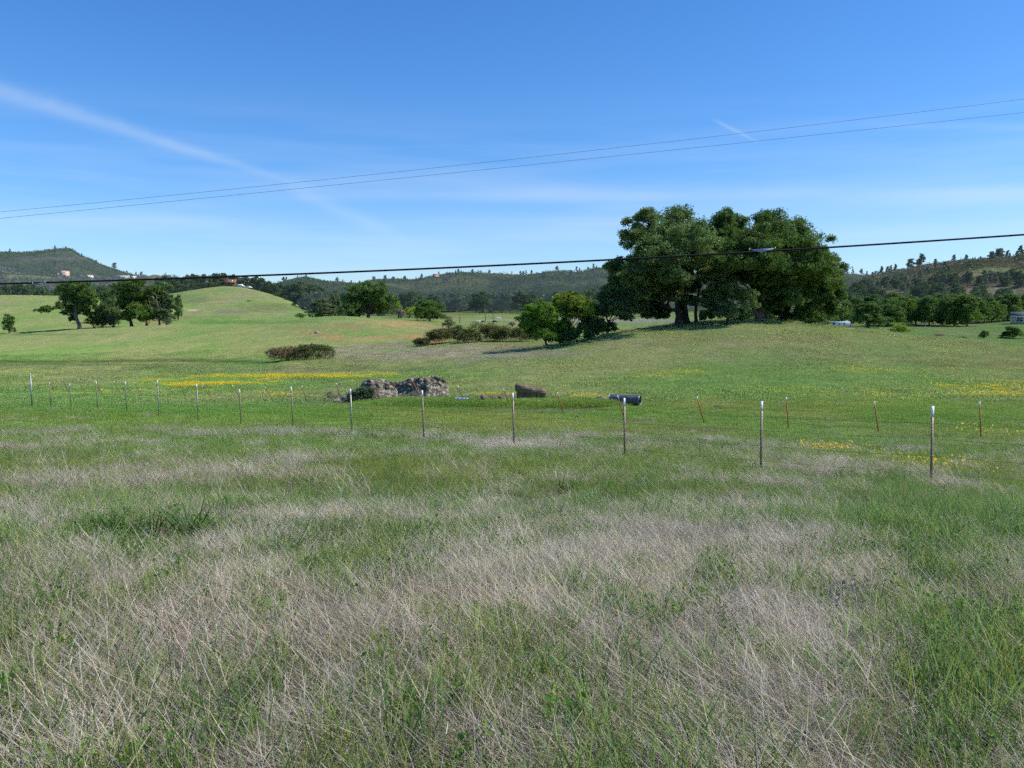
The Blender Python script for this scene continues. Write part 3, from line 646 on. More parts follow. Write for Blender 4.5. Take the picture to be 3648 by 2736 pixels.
def lib_shrub(key, seed, lm, leaf=.5, per=260, nl=6, flat=.7):
    g = np.random.default_rng(seed); lo = []
    for i in range(nl):
        a = g.uniform(0, 6.28); rr = g.uniform(0, 2.8); lo.append((rr * math.cos(a), rr * math.sin(a), g.uniform(2.5, 6.5) * (1 - rr * .1), 2.4, 2.4, 2.6 * flat))
    mb = MB(); 
    for k in range(5): tube(mb, bend((g.uniform(-.5, .5), g.uniform(-.5, .5), -.6), lo[k % nl][:3], g, 5, .1), np.linspace(.22, .06, 5), 5, None, False)
    tm = mb.mesh('stems', M['bark'], True); mb = MB(); foliage(mb, lo, g, leaf, per, .3, 22, .5, .3, .5); LIB[key] = (tm, mb.mesh('leaves', M[lm]))
for i in range(3):
    lib_oak('oak%d' % i, 30 + i, (1.0, 1.15, .85)[i], .42, 620); lib_oak('boak%d' % i, 40 + i, (1.0, .85, 1.2)[i], .42, 560, 'leaf_oakb')
    lib_oak('foak%d' % i, 50 + i, (1.0, 1.2, .85)[i], .6, 260, 'far_oak', 'far_bark', 11); lib_oak('goak%d' % i, 60 + i, (1.0, 1.25, .85)[i], .85, 150, 'far_oak2', 'far_bark', 10, .14)
    lib_pine('pine%d' % i, 70 + i, 'far_pine', .9, 16 + 2 * i, 60, (.9, 1.2, 1.45)[i]); lib_pine('npine%d' % i, 80 + i, 'near_pine', .6, 22 + 2 * i, 120, (1.0, 1.3, 1.6)[i])
    lib_shrub('gshrub%d' % i, 90 + i, 'leaf_grey'); lib_shrub('yshrub%d' % i, 95 + i, 'leaf_yel'); lib_shrub('bshrub%d' % i, 99 + i, 'leaf_green'); lib_shrub('dshrub%d' % i, 105 + i, 'far_oak', .7, 150)
lib_shrub('twig0', 120, 'leaf_twig', .5, 300, 6, .6); lib_oak('poplar0', 121, .62, .36, 520, 'leaf_grey', 'bark_pale', 11, .15); lib_oak('young0', 122, .62, .42, 420, 'leaf_oak', 'bark', 10, .12)
def plant(key, name, label, cat, base, h, w=None, group=None, rz=None, parts=None):
    """base ground point, height in metres; w = width factor"""
    w = 1.0 if w is None else w
    t = thing(name, label, cat, base, random.uniform(0, 6.28) if rz is None else rz, group, (h / 10 * w, h / 10 * w, h / 10))
    tm, cm = LIB[key]; child(tm.name.split('.')[0], tm, t); child(cm.name.split('.')[0], cm, t); return t
def by_px(key, name, label, cat, x, ytop, Y, wpx=None, group=None, base=None, wref=9.0):
    b = gnd(x, Y) if base is None else base; s, tt = bear(x, ytop); h = (float(tt) * b[1] - b[2]) * (1.28 if 'shrub' in key or 'twig' in key else 1)
    w = None if wpx is None else (wpx * b[1] / F) / ((8 if 'shrub' in key or 'twig' in key else wref) * h / 10)
    return plant(key, name, label, cat, b, h, w, group)

# left group
big_tree('oak_tree', 'spreading dark oak standing alone with thick pale trunk, left end of the field trees', 'tree', gnd(283, 246), 246,
         [(215, 1035, 26), (255, 1022, 30, .7), (300, 1030, 28), (335, 1050, 20), (230, 1070, 26), (285, 1070, 34), (325, 1090, 24), (185, 1105, 24, .6), (225, 1115, 22, .7), (290, 1110, 26), (345, 1055, 16, .6), (320, 1125, 20, .7), (235, 1135, 14)], 21, .42, 800, M['leaf_oak'], M['bark_pale'], .55, 6.0, (-.8, 0), 4, None, 30)
by_px('boak0', 'oak_tree', 'small grey green oak with pale trunk right of the lone field oak', 'tree', 362, 1078, 252, 62)
by_px('boak1', 'oak_tree', 'thin grey green oak tucked behind the field trees', 'tree', 402, 1060, 262, 55)
by_px('boak2', 'oak_tree', 'pale feathery oak behind the gap in the field trees', 'tree', 392, 1018, 285, 58)
big_tree('oak_tree', 'broad dense oak in the middle of the field trees, dark trunk base', 'tree', gnd(468, 250), 250,
         [(430, 1040, 26), (465, 1020, 28), (505, 1020, 26), (540, 1035, 24), (440, 1075, 28), (485, 1070, 32), (530, 1080, 28), (450, 1110, 24), (505, 1110, 28), (540, 1110, 18), (440, 1135, 18), (480, 1130, 20), (515, 1135, 18), (455, 1095, 22)], 22, .42, 850, M['leaf_oak'], M['bark'], .5, 4, (0, 0), 4, None, 30)
def dead(mb, g):
    for e, r in (((-.6, -2.6, 11.5), .3), ((3.4, -2.4, 8.5), .22), ((2.0, -2.6, 6.6), .2), ((4.2, -2.2, 7.6), .12), ((-1.8, -2.6, 9.6), .14)):
        tube(mb, bend((0, -1.6, 2.5), e, g, 9, .08), np.linspace(r, .05, 9), 6)
        for _ in range(4):
            q_ = np.array(e) * g.uniform(.6, .9); tube(mb, bend(q_, q_ + unit(1, g)[0] * 1.8, g, 4, .1), np.linspace(.08, .03, 4), 4)
big_tree('oak_tree', 'half dead oak with bare bleached branches at the right end of the field trees', 'tree', gnd(566, 252), 252,
         [(575, 1020, 22, .8, 3), (552, 1035, 20, .8, 3), (595, 1065, 18), (560, 1090, 20), (590, 1115, 22, .7), (560, 1125, 18, .7), (608, 1095, 14), (600, 1130, 16, .7), (540, 1130, 14), (615, 1075, 14)], 23, .4, 560, M['leaf_oakb'], M['bark_pale'], .35, 3, (0, 0), 2.5, dead, 30)
by_px('young0', 'young_oak', 'small bushy young oak alone at the far left edge of the meadow', 'tree', 30, 1117, 248, 44, None, None, 6.4)
by_px('young0', 'young_oak', 'small upright oak on the slope just right of the half dead oak', 'tree', 636, 1048, 300, 32, None, None, 6.4)
by_px('bshrub0', 'shrub', 'tiny dark shrub on the grassy face of the house hill', 'shrub', 887, 1068, 400, 14)
by_px('bshrub1', 'small_tree', 'little round tree with a shadow at the right foot of the house hill', 'tree', 1070, 1108, 300, 32)
for x, yt, Y, w in ((1020, 1062, 465, 26), (1050, 1075, 430, 22), (1080, 1088, 400, 20), (985, 1046, 465, 20)):
    by_px('dshrub%d' % (x % 3), 'shrub', 'dark scrubby bush on the right flank of the house hill', 'shrub', x, yt, Y, w, 'bushes on the right flank of the house hill')
for i, (x, yt, Y, w, lab) in enumerate(((330, 1112, 250, 44, 'low green thicket right of the pale trunk of the lone field oak'), (405, 1115, 252, 56, 'low grey green thicket between the lone field oak and the broad dense oak'), (520, 1108, 249, 60, 'low thicket right of the trunk of the broad dense oak'), (592, 1110, 251, 60, 'grey twiggy thicket at the foot of the half dead oak'))):
    by_px(('bshrub1', 'gshrub1', 'bshrub2', 'gshrub2')[i], 'shrub', lab, 'shrub', x, yt, Y, w)
# creek line, centre
by_px('poplar0', 'tree', 'pale grey green tree at the left end of the creek trees, below the house hill', 'tree', 1142, 1058, 266, 92, None, None, 6)
by_px('poplar0', 'tree', 'slender pale poplar between the pale grey green tree and the huge round oak', 'tree', 1195, 1042, 270, 54, None, None, 6)
by_px('boak2', 'tree', 'dull olive tree rising behind the slender pale poplar', 'tree', 1240, 1050, 290, 60)
big_tree('oak_tree', 'huge round solitary oak behind the orange dirt bank', 'tree', gnd(1310, 256), 256,
         [(1270, 1040, 30), (1312, 1028, 34, .8), (1355, 1035, 30), (1250, 1075, 32), (1300, 1070, 36), (1350, 1070, 34), (1388, 1068, 22), (1245, 1105, 28), (1290, 1105, 32), (1335, 1105, 30), (1378, 1100, 26), (1265, 1122, 20)], 24, .42, 850, M['leaf_oak'], M['bark'], .6, 3.6, (0, 0), 5, None, 32)
by_px('oak1', 'oak_tree', 'low wide dark oak right of the huge round oak, branches to the ground', 'tree', 1528, 1066, 288, 100)
for x, yt, Y, w, lab in ((1418, 1060, 330, 34, 'yellow green willow close to the right side of the huge round oak'), (1458, 1082, 330, 44, 'yellow green willow bush midway between the two solitary oaks'), (1480, 1076, 345, 34, 'olive willow touching the low wide oak')):
    by_px('yshrub%d' % (x % 3), 'willow_tree', lab, 'tree', x, yt, Y, w)
by_px('twig0', 'shrub', 'leafless grey brown thicket beneath the yellow willows', 'shrub', 1430, 1098, 325, 50)
by_px('gshrub0', 'shrub', 'round grey green shrub on the slope above the brambles', 'shrub', 1598, 1124, 205, 46, None, None, 8)
by_px('twig0', 'shrub', 'faint leafless shrub in front of the pale dirt road', 'shrub', 1826, 1145, 240, 40)
# right field
for x, yt, Y, w, lab in ((3092, 1072, 274, 112, 'dark oak crowding the trailer'), (3160, 1062, 285, 100, 'dark oak behind the yellow bush'), (3205, 1054, 292, 100, 'dark oak left of the white post'), (3262, 1060, 300, 90, 'dark oak behind the white post'),
                         (3310, 1052, 286, 80, 'dark oak just right of the white post'), (3358, 1062, 292, 70, 'slender trunked oak in the middle of the dark oaks'), (3402, 1046, 282, 100, 'oak with thick black trunk in the dark row'), (3446, 1048, 278, 90, 'oak right of the thick black trunk with clear shaded stem'),
                         (3490, 1068, 300, 80, 'lower dark oak with pale limb in the right part of the row'), (3535, 1070, 305, 80, 'low oak left of the beige house'), (3590, 1044, 312, 110, 'tall dark oak over the beige house roof'), (3650, 1046, 320, 100, 'dark oak at the right frame edge above the beige house')):
    by_px('oak%d' % (x % 3), 'oak_tree', lab, 'tree', x, yt, Y, w, 'dark oaks along the right field')
for x, yt, Y, w in ((2905, 1080, 300, 80), (2950, 1062, 310, 80), (3000, 1058, 320, 80), (3040, 1050, 345, 80), (3100, 1045, 350, 90), (3180, 1040, 360, 80), (3240, 1048, 370, 80), (3330, 1042, 370, 90), (3470, 1050, 360, 70), (3530, 1052, 360, 40), (2860, 1085, 320, 70), (2800, 1090, 330, 70), (2740, 1090, 330, 70), (2660, 1085, 330, 70)):
    by_px('boak%d' % (x % 3), 'oak_tree', 'greyish oak filling the gaps behind the dark row and trailer', 'tree', x, yt, Y, w, 'grey oaks behind the trailer and dark row')
by_px('yshrub1', 'bush', 'loose yellow green bush in front of the dark oaks by the white post', 'bush', 3212, 1147, 215, 84)
by_px('twig0', 'bush', 'leafless grey brown bush just below the knoll skyline right of the yellow bush', 'bush', 3340, 1188, 215, 60)
by_px('twig0', 'bush', 'low leafless thicket left of the small upright pine at the meadow edge', 'bush', 3436, 1198, 212, 46)
by_px('young0', 'young_tree', 'small leaning dark evergreen at the right meadow edge', 'tree', 3510, 1176, 212, 34, None, None, 6.4)
by_px('oak2', 'young_oak', 'bushy young oak below the beige house at the right frame edge', 'tree', 3612, 1162, 212, 74)
# house hill crest
HC = 'oaks on the crest of the house hill'
for i, (x, Y, yt) in enumerate(((572, 500, 985), (598, 505, 982), (622, 500, 990), (645, 505, 985), (668, 505, 978), (690, 510, 974), (715, 512, 977), (740, 512, 976), (765, 515, 972), (790, 515, 970), (812, 520, 974), (838, 518, 975), (866, 515, 984), (892, 512, 986), (912, 505, 982), (936, 500, 988), (958, 495, 1000), (975, 492, 1010), (1000, 520, 1006), (1022, 520, 1012), (1046, 520, 1022), (1070, 520, 1028), (1095, 515, 1036), (1120, 510, 1040), (654, 480, 1010), (690, 487, 1008), (730, 490, 1006), (775, 492, 1004))):
    by_px('foak%d' % (i % 3), 'oak_tree', 'dark oak in the tree belt around the red roofed house', 'tree', x, yt, Y, random.uniform(44, 62), HC)
for x in (752, 796):
    by_px('poplar0', 'tree', ('sparse pale tree left of the red roofed house', 'slim pale tree touching the red roofed house')[x > 770], 'tree', x, 985, 478, 16, None, None, 6)
for i, (x, Y, yt) in enumerate(((1100, 430, 1040), (1135, 420, 1032), (1160, 430, 1036), (1190, 440, 1030), (1215, 430, 1040), (1240, 450, 1040), (1165, 380, 1062), (1210, 370, 1058), (1120, 400, 1058))):
    by_px('goak%d' % (i % 3), 'tree', 'greyish tree in the thicket right of the house hill', 'tree', x, yt, Y, random.uniform(50, 70), 'trees in the thicket right of the house hill')
# left background woods
for i in range(38):
    x = -30 + i * 16 + random.uniform(-8, 8); Y = random.uniform(480, 640)
    if x > 600: continue
    by_px('foak%d' % (i % 3), 'oak_tree', 'dark oak behind the left grassy crest', 'tree', x, random.uniform(1005, 1030), Y, random.uniform(46, 70), 'oaks behind the left grassy crest')
# middle woods
g = np.random.default_rng(5); spots = []
while len(spots) < 300:
    x = g.uniform(1040, 2330); Y = 440 * math.exp(.85 * g.uniform(0, 1) ** .6); b = gnd(x, Y)
    if 1560 < x < 2060 and Y < 560 and g.uniform() < .85: continue
    spots.append((Y, tuple(b), g.uniform(10, 17), g.uniform(.8, 1.2)))
spots.sort(key=lambda q_: q_[0])
for k, (Y, b, h, w_) in enumerate(spots[:95]):
    plant(('goak%d' if Y > 600 else 'foak%d') % (k % 3), 'oak_tree', 'dark oak in the woods across the valley floor', 'tree', b, h, w_, 'oaks in the woods across the valley floor')
WOODS = spots[95:]
# pines on ridges
def ridge_trees(keyset, hk, xs, q, h, label, group, name='pine_tree'):
    for i, x in enumerate(xs):
        qq = q if np.isscalar(q) else q[i]; hh = h if np.isscalar(h) else h[i]
        b = hill_pt(hk, x, qq); b[2] -= .5
        plant(keyset + str(i % 3), name, label, 'tree', b, hh * random.uniform(.85, 1.15) if np.isscalar(h) else hh, random.uniform(.8, 1.2), group)
mp = [1060, 1087, 1200, 1216, 1250, 1280, 1330, 1433, 1433, 1480, 1560, 1586, 1620, 1640, 1680, 1698, 1706, 1735, 1815, 1850, 1855, 1866, 1888, 1975, 2050, 2062, 2090, 2112, 2118, 1005, 1020]
ridge_trees('pine', 'back', mp, -.02, [random.uniform(7, 13) for _ in mp], 'grey pine on the skyline of the middle ridge', 'pines on the skyline of the middle ridge')
ridge_trees('pine', 'back', [2950, 2975, 3000, 3015, 3035, 3060, 3085, 3105, 3120], -.02, 12, 'grey pine on the hazy skyline between grove and right hill', 'pines on the hazy skyline right of the grove')
ridge_trees('pine', 'mesa', [35, 195, 232, 292, 340, 405, 450, 480, 500], -.01, [13, 12, 8, 10, 9, 20, 10, 12, 15], 'small pine on the skyline of the flat topped hill', 'pines on the flat topped hill')
g = np.random.default_rng(9)
xs = g.uniform(1300, 2330, 55); ridge_trees('pine', 'back', xs, g.uniform(-.75, -.35, 55), 10, 'grey pine on the slope of the middle ridge', 'pines on the slope of the middle ridge')
rp = [(3118, 12), (3141, 18), (3158, 15), (3172, 15), (3186, 13), (3245, 20), (3271, 20), (3283, 22), (3332, 20), (3394, 14), (3438, 16), (3490, 10), (3525, 14), (3549, 22), (3562, 20), (3588, 22), (3634, 24)]
ridge_trees('npine', 'right', [a for a, _ in rp], -.03, [b * g.uniform(.2, .46) for _, b in rp], 'grey pine on the skyline of the right hill', 'pines on the skyline of the right hill')
def face(n, x0, x1, q0, q1):
    o = []
    while len(o) < n:
        x, q_ = g.uniform(x0, x1), g.uniform(q0, q1); p = hill_pt('right', x, q_)[:, None]
        if rhill_col(p[0], p[1], p[2])[0, 0] < .15: o.append((x, q_))
    return np.array(o).T
xs, qs = face(40, 3020, 3660, -.8, -.3); ridge_trees('npine', 'right', xs, qs, 5.4, 'grey pine on the brushy face of the right hill', 'pines on the face of the right hill')
xs, qs = face(85, 2990, 3660, -.98, -.5); ridge_trees('foak', 'right', xs, qs, 6.5, 'dark oak on the lower face of the right hill', 'oaks on the lower face of the right hill', 'oak_tree')
# chaparral cloaking the slopes: nobody could count it
def chaparral(hk, n, h, seed, lm, label, qlo=-1, qhi=.0, keep=None, leafs=11, xlo=-9e9, xhi=9e9):
    g = np.random.default_rng(seed); xx, s, qv, X, Y, z = HZ[hk]; mb = MB(); i = g.uniform(0, 1, n); cand = np.where((qv >= qlo) & (qv <= qhi))[0]
    ri = g.choice(cand, n); rj = g.integers(0, len(xx) - 1, n); f = g.uniform(0, 1, (n, 1))
    A_ = np.stack([X[ri, rj], Y[ri, rj], z[ri, rj]], -1); B_ = np.stack([X[ri, rj + 1], Y[ri, rj + 1], z[ri, rj + 1]], -1); r2 = np.minimum(ri + 1, len(qv) - 1)
    C_ = np.stack([X[r2, rj], Y[r2, rj], z[r2, rj]], -1); p = A_ + (B_ - A_) * f + (C_ - A_) * g.uniform(0, 1, (n, 1))
    ok = (xx[rj] > xlo) & (xx[rj] < xhi)
    if keep is not None: ok &= keep(p)
    p = p[ok]; n = len(p); hh = h * g.uniform(.5, 1.5, n); sh = g.uniform(.82, 1.2, n)
    c = np.repeat(p, leafs, 0) + g.normal(size=(n * leafs, 3)) * np.repeat(hh, leafs)[:, None] * np.array([.55, .55, .35]) + np.array([0, 0, 1]) * np.repeat(hh, leafs)[:, None] * .45
    s_ = np.repeat(sh, leafs)[:, None] * g.uniform(.85, 1.15, (n * leafs, 1)); hue = np.repeat(g.normal(0, .1, n), leafs)[:, None]
    leaves(mb, c, h * .6, g, np.hstack([s_ * (1 + hue), s_, s_ * (1 - hue)]), .5, .8)
    tag(mb.build('chaparral', M[lm]), label, 'scrub', kind='stuff')
def kr(p):
    c = rhill_col(p[:, 0], p[:, 1], p[:, 2]); return c[:, 0] < .15
chaparral('right', 7500, 1.2, 1, 'brush', 'mixed olive and grey brush over the right hill', keep=kr)
chaparral('back', 14000, 2.8, 2, 'far_oak2', 'dark chaparral over the middle ridge', leafs=7)
chaparral('mesa', 11000, 3.2, 3, 'far_oak2', 'dark brush over the flat topped hill', leafs=7, xlo=-300)
chaparral('slope', 5000, 2.4, 4, 'far_pine', 'grey brush on the slope below the flat topped hill', leafs=8, keep=lambda p: lslope_col(p[:, 0], p[:, 1], p[:, 2])[:, 1] < .15)
chaparral('cone', 3000, 2.0, 6, 'far_oak2', 'dark brush on the small rounded hill right of the house hill', leafs=8)

# ------------------------------------------------------------------ fences
UP = np.array([0, 0, 1.])
def tpost(mb, b, t, w=.045, c=None):
    """T section steel post from b to t, with studs"""
    b = np.asarray(b, float); t = np.asarray(t, float); d = t - b; l = np.linalg.norm(d); d /= l
    x = np.cross(np.array([0, 1., 0]), d); x /= np.linalg.norm(x); y = np.cross(d, x)
    h = w / 2; th = .007
    prof = [(-h, 0), (h, 0), (h, th), (th / 2, th), (th / 2, w * .9), (-th / 2, w * .9), (-th / 2, th), (-h, th)]
    A_ = [b + x * p - y * -q_ for p, q_ in prof]; B_ = [t + x * p - y * -q_ for p, q_ in prof]; n = len(prof); k = np.arange(n); k2 = (k + 1) % n
    mb.add(np.array(A_ + B_), [np.stack([k, k2, k2 + n, k + n], -1), np.array([[n, n + 1, n + 2, n + 7], [n + 3, n + 4, n + 5, n + 6], [2, 1, 0, 7]])], c)
    s = .06
    while s < l - .03:
        p = b + d * s - y * .006; box(mb, p[0] - .006, p[0] + .006, p[1] - .007, p[1] + .003, p[2] - .006, p[2] + .006); s += .055
def ang(x, Y): s, _ = bear(x, 1400); return float(s) * Y
near = [(4750, 11.0), (3960, 12.4), (3343, 14.2), (2725, 16.4), (2232, 18.7), (1832, 21.1), (1507, 23.6), (1248, 26.1), (1036, 28.5), (849, 31.0), (694, 33.4), (554, 36.0), (438, 38.5), (334, 41.0), (240, 43.5), (167, 45.7), (100, 48.0)]
tops = {3343: 1447, 2725: 1430, 2232: 1418, 1832: 1400, 1507: 1391, 1248: 1385, 1036: 1378, 849: 1387, 694: 1369, 554: 1355, 438: 1360, 334: 1358, 240: 1366, 167: 1361, 100: 1333}
fence = thing('wire_fence', 'near barbed wire fence of brown steel posts with white tips, down the slope', 'fence', gnd(1832, 21.1)); fo = np.array(fence.location)
heads = []
for i, (x, Y) in enumerate(near):
    b = gnd(x, Y) - fo; b[2] -= .1
    tz = float(bear(x, tops[x])[1]) * Y - fo[2] if x in tops else b[2] + 1.42
    t = np.array([b[0] + random.uniform(-.02, .02) - .03, b[1], tz]); heads.append((b, t)); mb = MB()
    if x == 100:
        tube(mb, [b, t], .045, 12); o = mb.build('post', M['post_steel'], fence, True); o['label'] = 'galvanised pipe end post'
        mb = MB(); tube(mb, [t, t + UP * .03], [.052, .02], 12); mb.build('cap', M['galv'], o); continue
    d = (t - b) / np.linalg.norm(t - b); cut = t - d * .19; tpost(mb, b, cut)
    steel = x in (1248, 694, 554); o = mb.build('post', M['post_steel' if steel else 'post'], fence)
    mb = MB(); tpost(mb, cut + d * .0005, t, .05); mb.build('painted_tip', M['white'], o)
    for hgt in (.3, .58, .87, 1.12):
        if i > 8: break
        f = hgt / 1.4; c_ = b + (t - b) * f + np.array([0, -.012, 0]); mb = MB(); a_ = np.linspace(0, 6.28, 9); tube(mb, np.column_stack([c_[0] + .033 * np.cos(a_), c_[1] + .02 * np.sin(a_), c_[2] + 0 * a_]), .004, 4, None, False); mb.build('wire_clip', M['galv'], o)
def strand(heads, f, par, barbs=True, r=.0024):
    mb = MB(); 
    for (b0, t0), (b1, t1) in zip(heads[:-1], heads[1:]):
        p0 = b0 + (t0 - b0) * f; p1 = b1 + (t1 - b1) * f; p0 = p0 + np.array([0, -.018, 0]); p1 = p1 + np.array([0, -.018, 0])
        l = np.linalg.norm(p1 - p0); tt = np.linspace(0, 1, 9)[:, None]; p = p0 + (p1 - p0) * tt; p[:, 2] -= .018 * l / 3.5 * np.sin(tt[:, 0] * math.pi) * random.uniform(.3, 1.6)
        tube(mb, p, r, 4, None, False)
        if barbs:
            for s in np.arange(.1, l, .13):
                c_ = p0 + (p1 - p0) * s / l; c_[2] -= .012 * math.sin(s / l * math.pi); e = unit(1, rng)[0] * .018; tube(mb, [c_ - e, c_ + e], .002, 3, None, False)
    return mb.build('wire', M['wire'], par)
for f in (.21, .41, .615, .8): strand(heads, f, fence)
mb = MB()   # last wires run on past the end post
for f in (.3, .5, .72):
    b, t = heads[-1]; p = b + (t - b) * f; e = gnd(-500, 52) - fo + UP * 1.4 * f; tube(mb, [p, e], .004, 4, None, False)
mb.build('wire', M['galv'], fence)

back = [39, 85, 133, 183, 235, 294, 355, 426, 499, 575, 658, 752, 857, 971, 1088, 1215, 1352, 1497, 1653, 1820, 2009, 2229, 2517, 2821, 3146, 3516]
btop = [(20, 1336), (71, 1335), (120, 1340), (170, 1346), (221, 1350), (279, 1352), (337, 1356), (406, 1358), (478, 1361), (552, 1361), (636, 1363), (721, 1367), (827, 1372), (944, 1378), (1076, 1375), (1197, 1365), None, None, (1630, 1374), (1793, 1386), (1985, 1398), (2200, 1409), (2483, 1413), (2801, 1415), (3115, 1430), (3490, 1431)]
bf = thing('wire_fence', 'far barbed wire fence of leaning rusty red posts with white tips across the meadow', 'fence', gnd(1820, 43.8)); fo = np.array(bf.location)
heads = []; b2 = [(-80, -100 + 0)]
for x, tp in [(-62, None), (-20, None)] + list(zip(back, btop)) + [(3960, None), (4500, None)]:
    Y = 1 / (.0118 + 6.2e-6 * (x - 39)); b = gnd(x, Y) - fo; b[2] -= .08
    ln = np.array([-.87, -.5, 0]) * .46
    t = b + (ln + UP) * 1.22
    if tp is not None:
        s, tt = bear(tp[0], tp[1]); Yt = Y - .25; t = np.array([float(s) * Yt, Yt, float(tt) * Yt]) - fo
    heads.append((b, t)); d = (t - b) / np.linalg.norm(t - b); cut = t - d * .15; mb = MB(); tpost(mb, b, cut, .05); o = mb.build('post', M['redpost'], bf)
    mb = MB(); tpost(mb, cut + d * .0005, t, .055); mb.build('painted_tip', M['white'], o)
for f in (.22, .42, .62, .82): strand(heads, f, bf, False, .0027)

# ------------------------------------------------------------------ cables overhead
def cable(name, label, p3, Y, r, m):
    xs = np.array([p[0] for p in p3], float); ys = np.array([p[1] for p in p3], float); co = np.polyfit(xs, ys, 2)
    x = np.linspace(-3600, 7200, 90); s, _ = bear(x, 900); y = np.polyval(co, x); s2, t2 = bear(x, y)
    o = np.array([0, Y, 4.0]); mb = MB(); tube(mb, np.column_stack([s2 * Y, 0 * s2 + Y, t2 * Y]) - o, r, 8)
    return tag(mb.build(name, m, None, True, o), label, 'cable')
cable('telephone_cable', 'thick black cable sagging low across the whole view', [(0, 1011), (1824, 943), (3648, 836)], 24, .027, M['cable'])
cable('overhead_wire', 'upper thin grey wire crossing the sky', [(0, 755), (1814, 569), (3648, 353)], 25.5, .0045, M['thin_cable'])
cable('overhead_wire', 'lower thin grey wire crossing the sky', [(0, 778), (1650, 612), (3648, 401)], 24.8, .0045, M['thin_cable'])
def bracket(label, xa, xb, xm, ya, yb, ym):
    a = at(xa, ya, 23.96); b = at(xb, yb, 23.96); c_ = at(xm, ym, 23.96); o = (a + b) / 2
    t = thing('cable_bracket', label, 'cable bracket', o, group='plastic brackets on the black cable')
    a, b, c_ = a - o, b - o, c_ - o; d = np.array([0, .012, 0]); mb = MB()
    mb.add([a, b, c_, a + d, b + d, c_ + d], [np.array([[0, 2, 1], [3, 4, 5]]), np.array([[0, 1, 4, 3], [1, 2, 5, 4], [2, 0, 3, 5]])]); mb.build('plate', M['plate'], t)
    mb = MB()
    for f in (.27, .39, .51, .62, .73):
        p = a + (b - a) * f; hgt = np.linalg.norm(c_ - (a + b) / 2) * (1 - abs(f - .5) * 1.9) * .55
        q_ = p + np.array([-.02, -.006, -hgt]); tube(mb, [p + np.array([0, -.006, -.012]), q_], .007, 4)
    mb.build('slots', M['dark'], t)
    mb = MB(); 
    for p in (a, b): tube(mb, [p + UP * .03, p - UP * .03], .012, 6)
    mb.build('clamp', M['galv'], t)
bracket('blue grey triangular bracket clamped on the black cable in front of the grove', 2670, 2762, 2714, 889, 884, 900)
bracket('pale blue triangular bracket clamped on the black cable at the left', 116, 160, 128, 1010, 1007, 1016)

# ------------------------------------------------------------------ rocks
def rock_lump(mb, c, r, g, sub=4, rough=.3, flat=.0):
    bm = bmesh.new(); bmesh.ops.create_icosphere(bm, subdivisions=sub, radius=1); v = np.array([x.co for x in bm.verts]); f = np.array([[q_.index for q_ in p.verts] for p in bm.faces]); bm.free()
    pl = unit(22, g); dd = g.uniform(.62, .95, 22); k = (v @ pl.T) / dd[None]; v = v / np.maximum(k.max(1), 1)[:, None]
    s = g.uniform(0, 99); n = fbm(v[:, 0] * 2.2 + s, v[:, 1] * 2.2 + v[:, 2] * 1.7 + s, 5, 3) - .5; n2 = fbm(v[:, 0] * 7 + v[:, 2] * 5, v[:, 1] * 7 - v[:, 2] * 6 + s, 3, 8) - .5
    v = v * (1 + rough * n * 1.5 + rough * .5 * n2)[:, None]; mb.add(v * np.asarray(r) + np.asarray(c), f)
def rocks(name, label, base, lumps, m, seed, sub=4, rough=.3, cat='rock', group=None):
    g = np.random.default_rng(seed); mb = MB()
    for c_, r in lumps: rock_lump(mb, c_, r, g, sub, rough)
    return tag(mb.build(name, m, None, False, base), label, cat, group)
k = 46 / F; b = gnd(1450, 52)
def rl(x, ytop, w, h, dy=0):   # lump from bearings relative to outcrop
    p = at(x, ytop, 46.5) - b; return ((p[0], dy, p[2] - h * k * .5), (w * k * .5, .9, h * k * .55))
prof = np.array([(1195, 1416), (1225, 1402), (1250, 1388), (1280, 1372), (1302, 1350), (1330, 1339), (1360, 1345), (1395, 1347), (1415, 1353), (1445, 1347), (1470, 1331), (1497, 1329), (1515, 1337), (1530, 1325), (1552, 1331), (1572, 1334), (1584, 1350), (1592, 1375), (1604, 1402), (1618, 1416)], float)
o_ = [at(x, y, 52) - b for x, y in prof]; ex_ = np.array([p[0] for p in o_]); eh = np.array([max(p[2], -.05) + .15 for p in o_])
nu, nv = 220, 110; U, Vv = np.meshgrid(np.linspace(ex_[0], ex_[-1], nu), np.linspace(-1, 1, nv), indexing='ij'); env = np.interp(U, ex_, eh) * .9
dep = (.55 + .75 * env) * (1 + .35 * (fbm(U * .9, U * 0, 2, 4) - .5)); yy = Vv * dep
sh_ = np.clip((1 - np.abs(Vv) ** 2.2), 0, 1) ** .5
cr = 1 - np.abs(2 * fbm(U * 1.6 + yy, yy * 1.8 - U * .3, 4, 19) - 1); nn = fbm(U * 1.2, yy * 1.6, 3, 6)
zz_ = env * sh_ * (.80 + .2 * sm(nn, .3, .62)) + env * .22 * (cr - .82) * (sh_ > .1)
zz_ = zz_ * (1 - .12) + .12 * np.round(zz_ / .22) * .22
X_ = U + .28 * (fbm(yy * 2 + zz_ * 3, U * 1.5, 4, 91) - .5); Y_ = yy + .5 * (fbm(U * 1.8, zz_ * 2.4, 4, 93) - .5) - .12 * np.sin(zz_ * 5)
Z_ = zz_ + .16 * (fbm(U * 5, yy * 5, 4, 95) - .5) - .16
mb = MB(); ii, jj = np.meshgrid(np.arange(nu - 1), np.arange(nv - 1), indexing='ij')
mb.add(np.stack([X_, Y_, Z_], -1).reshape(-1, 3), np.stack([ii * nv + jj, (ii + 1) * nv + jj, (ii + 1) * nv + jj + 1, ii * nv + jj + 1], -1).reshape(-1, 4))
tag(mb.build('rock_outcrop', M['lichen_rock'], None, False, b), 'long lichen covered rock outcrop rising from the meadow behind the fence', 'rock')
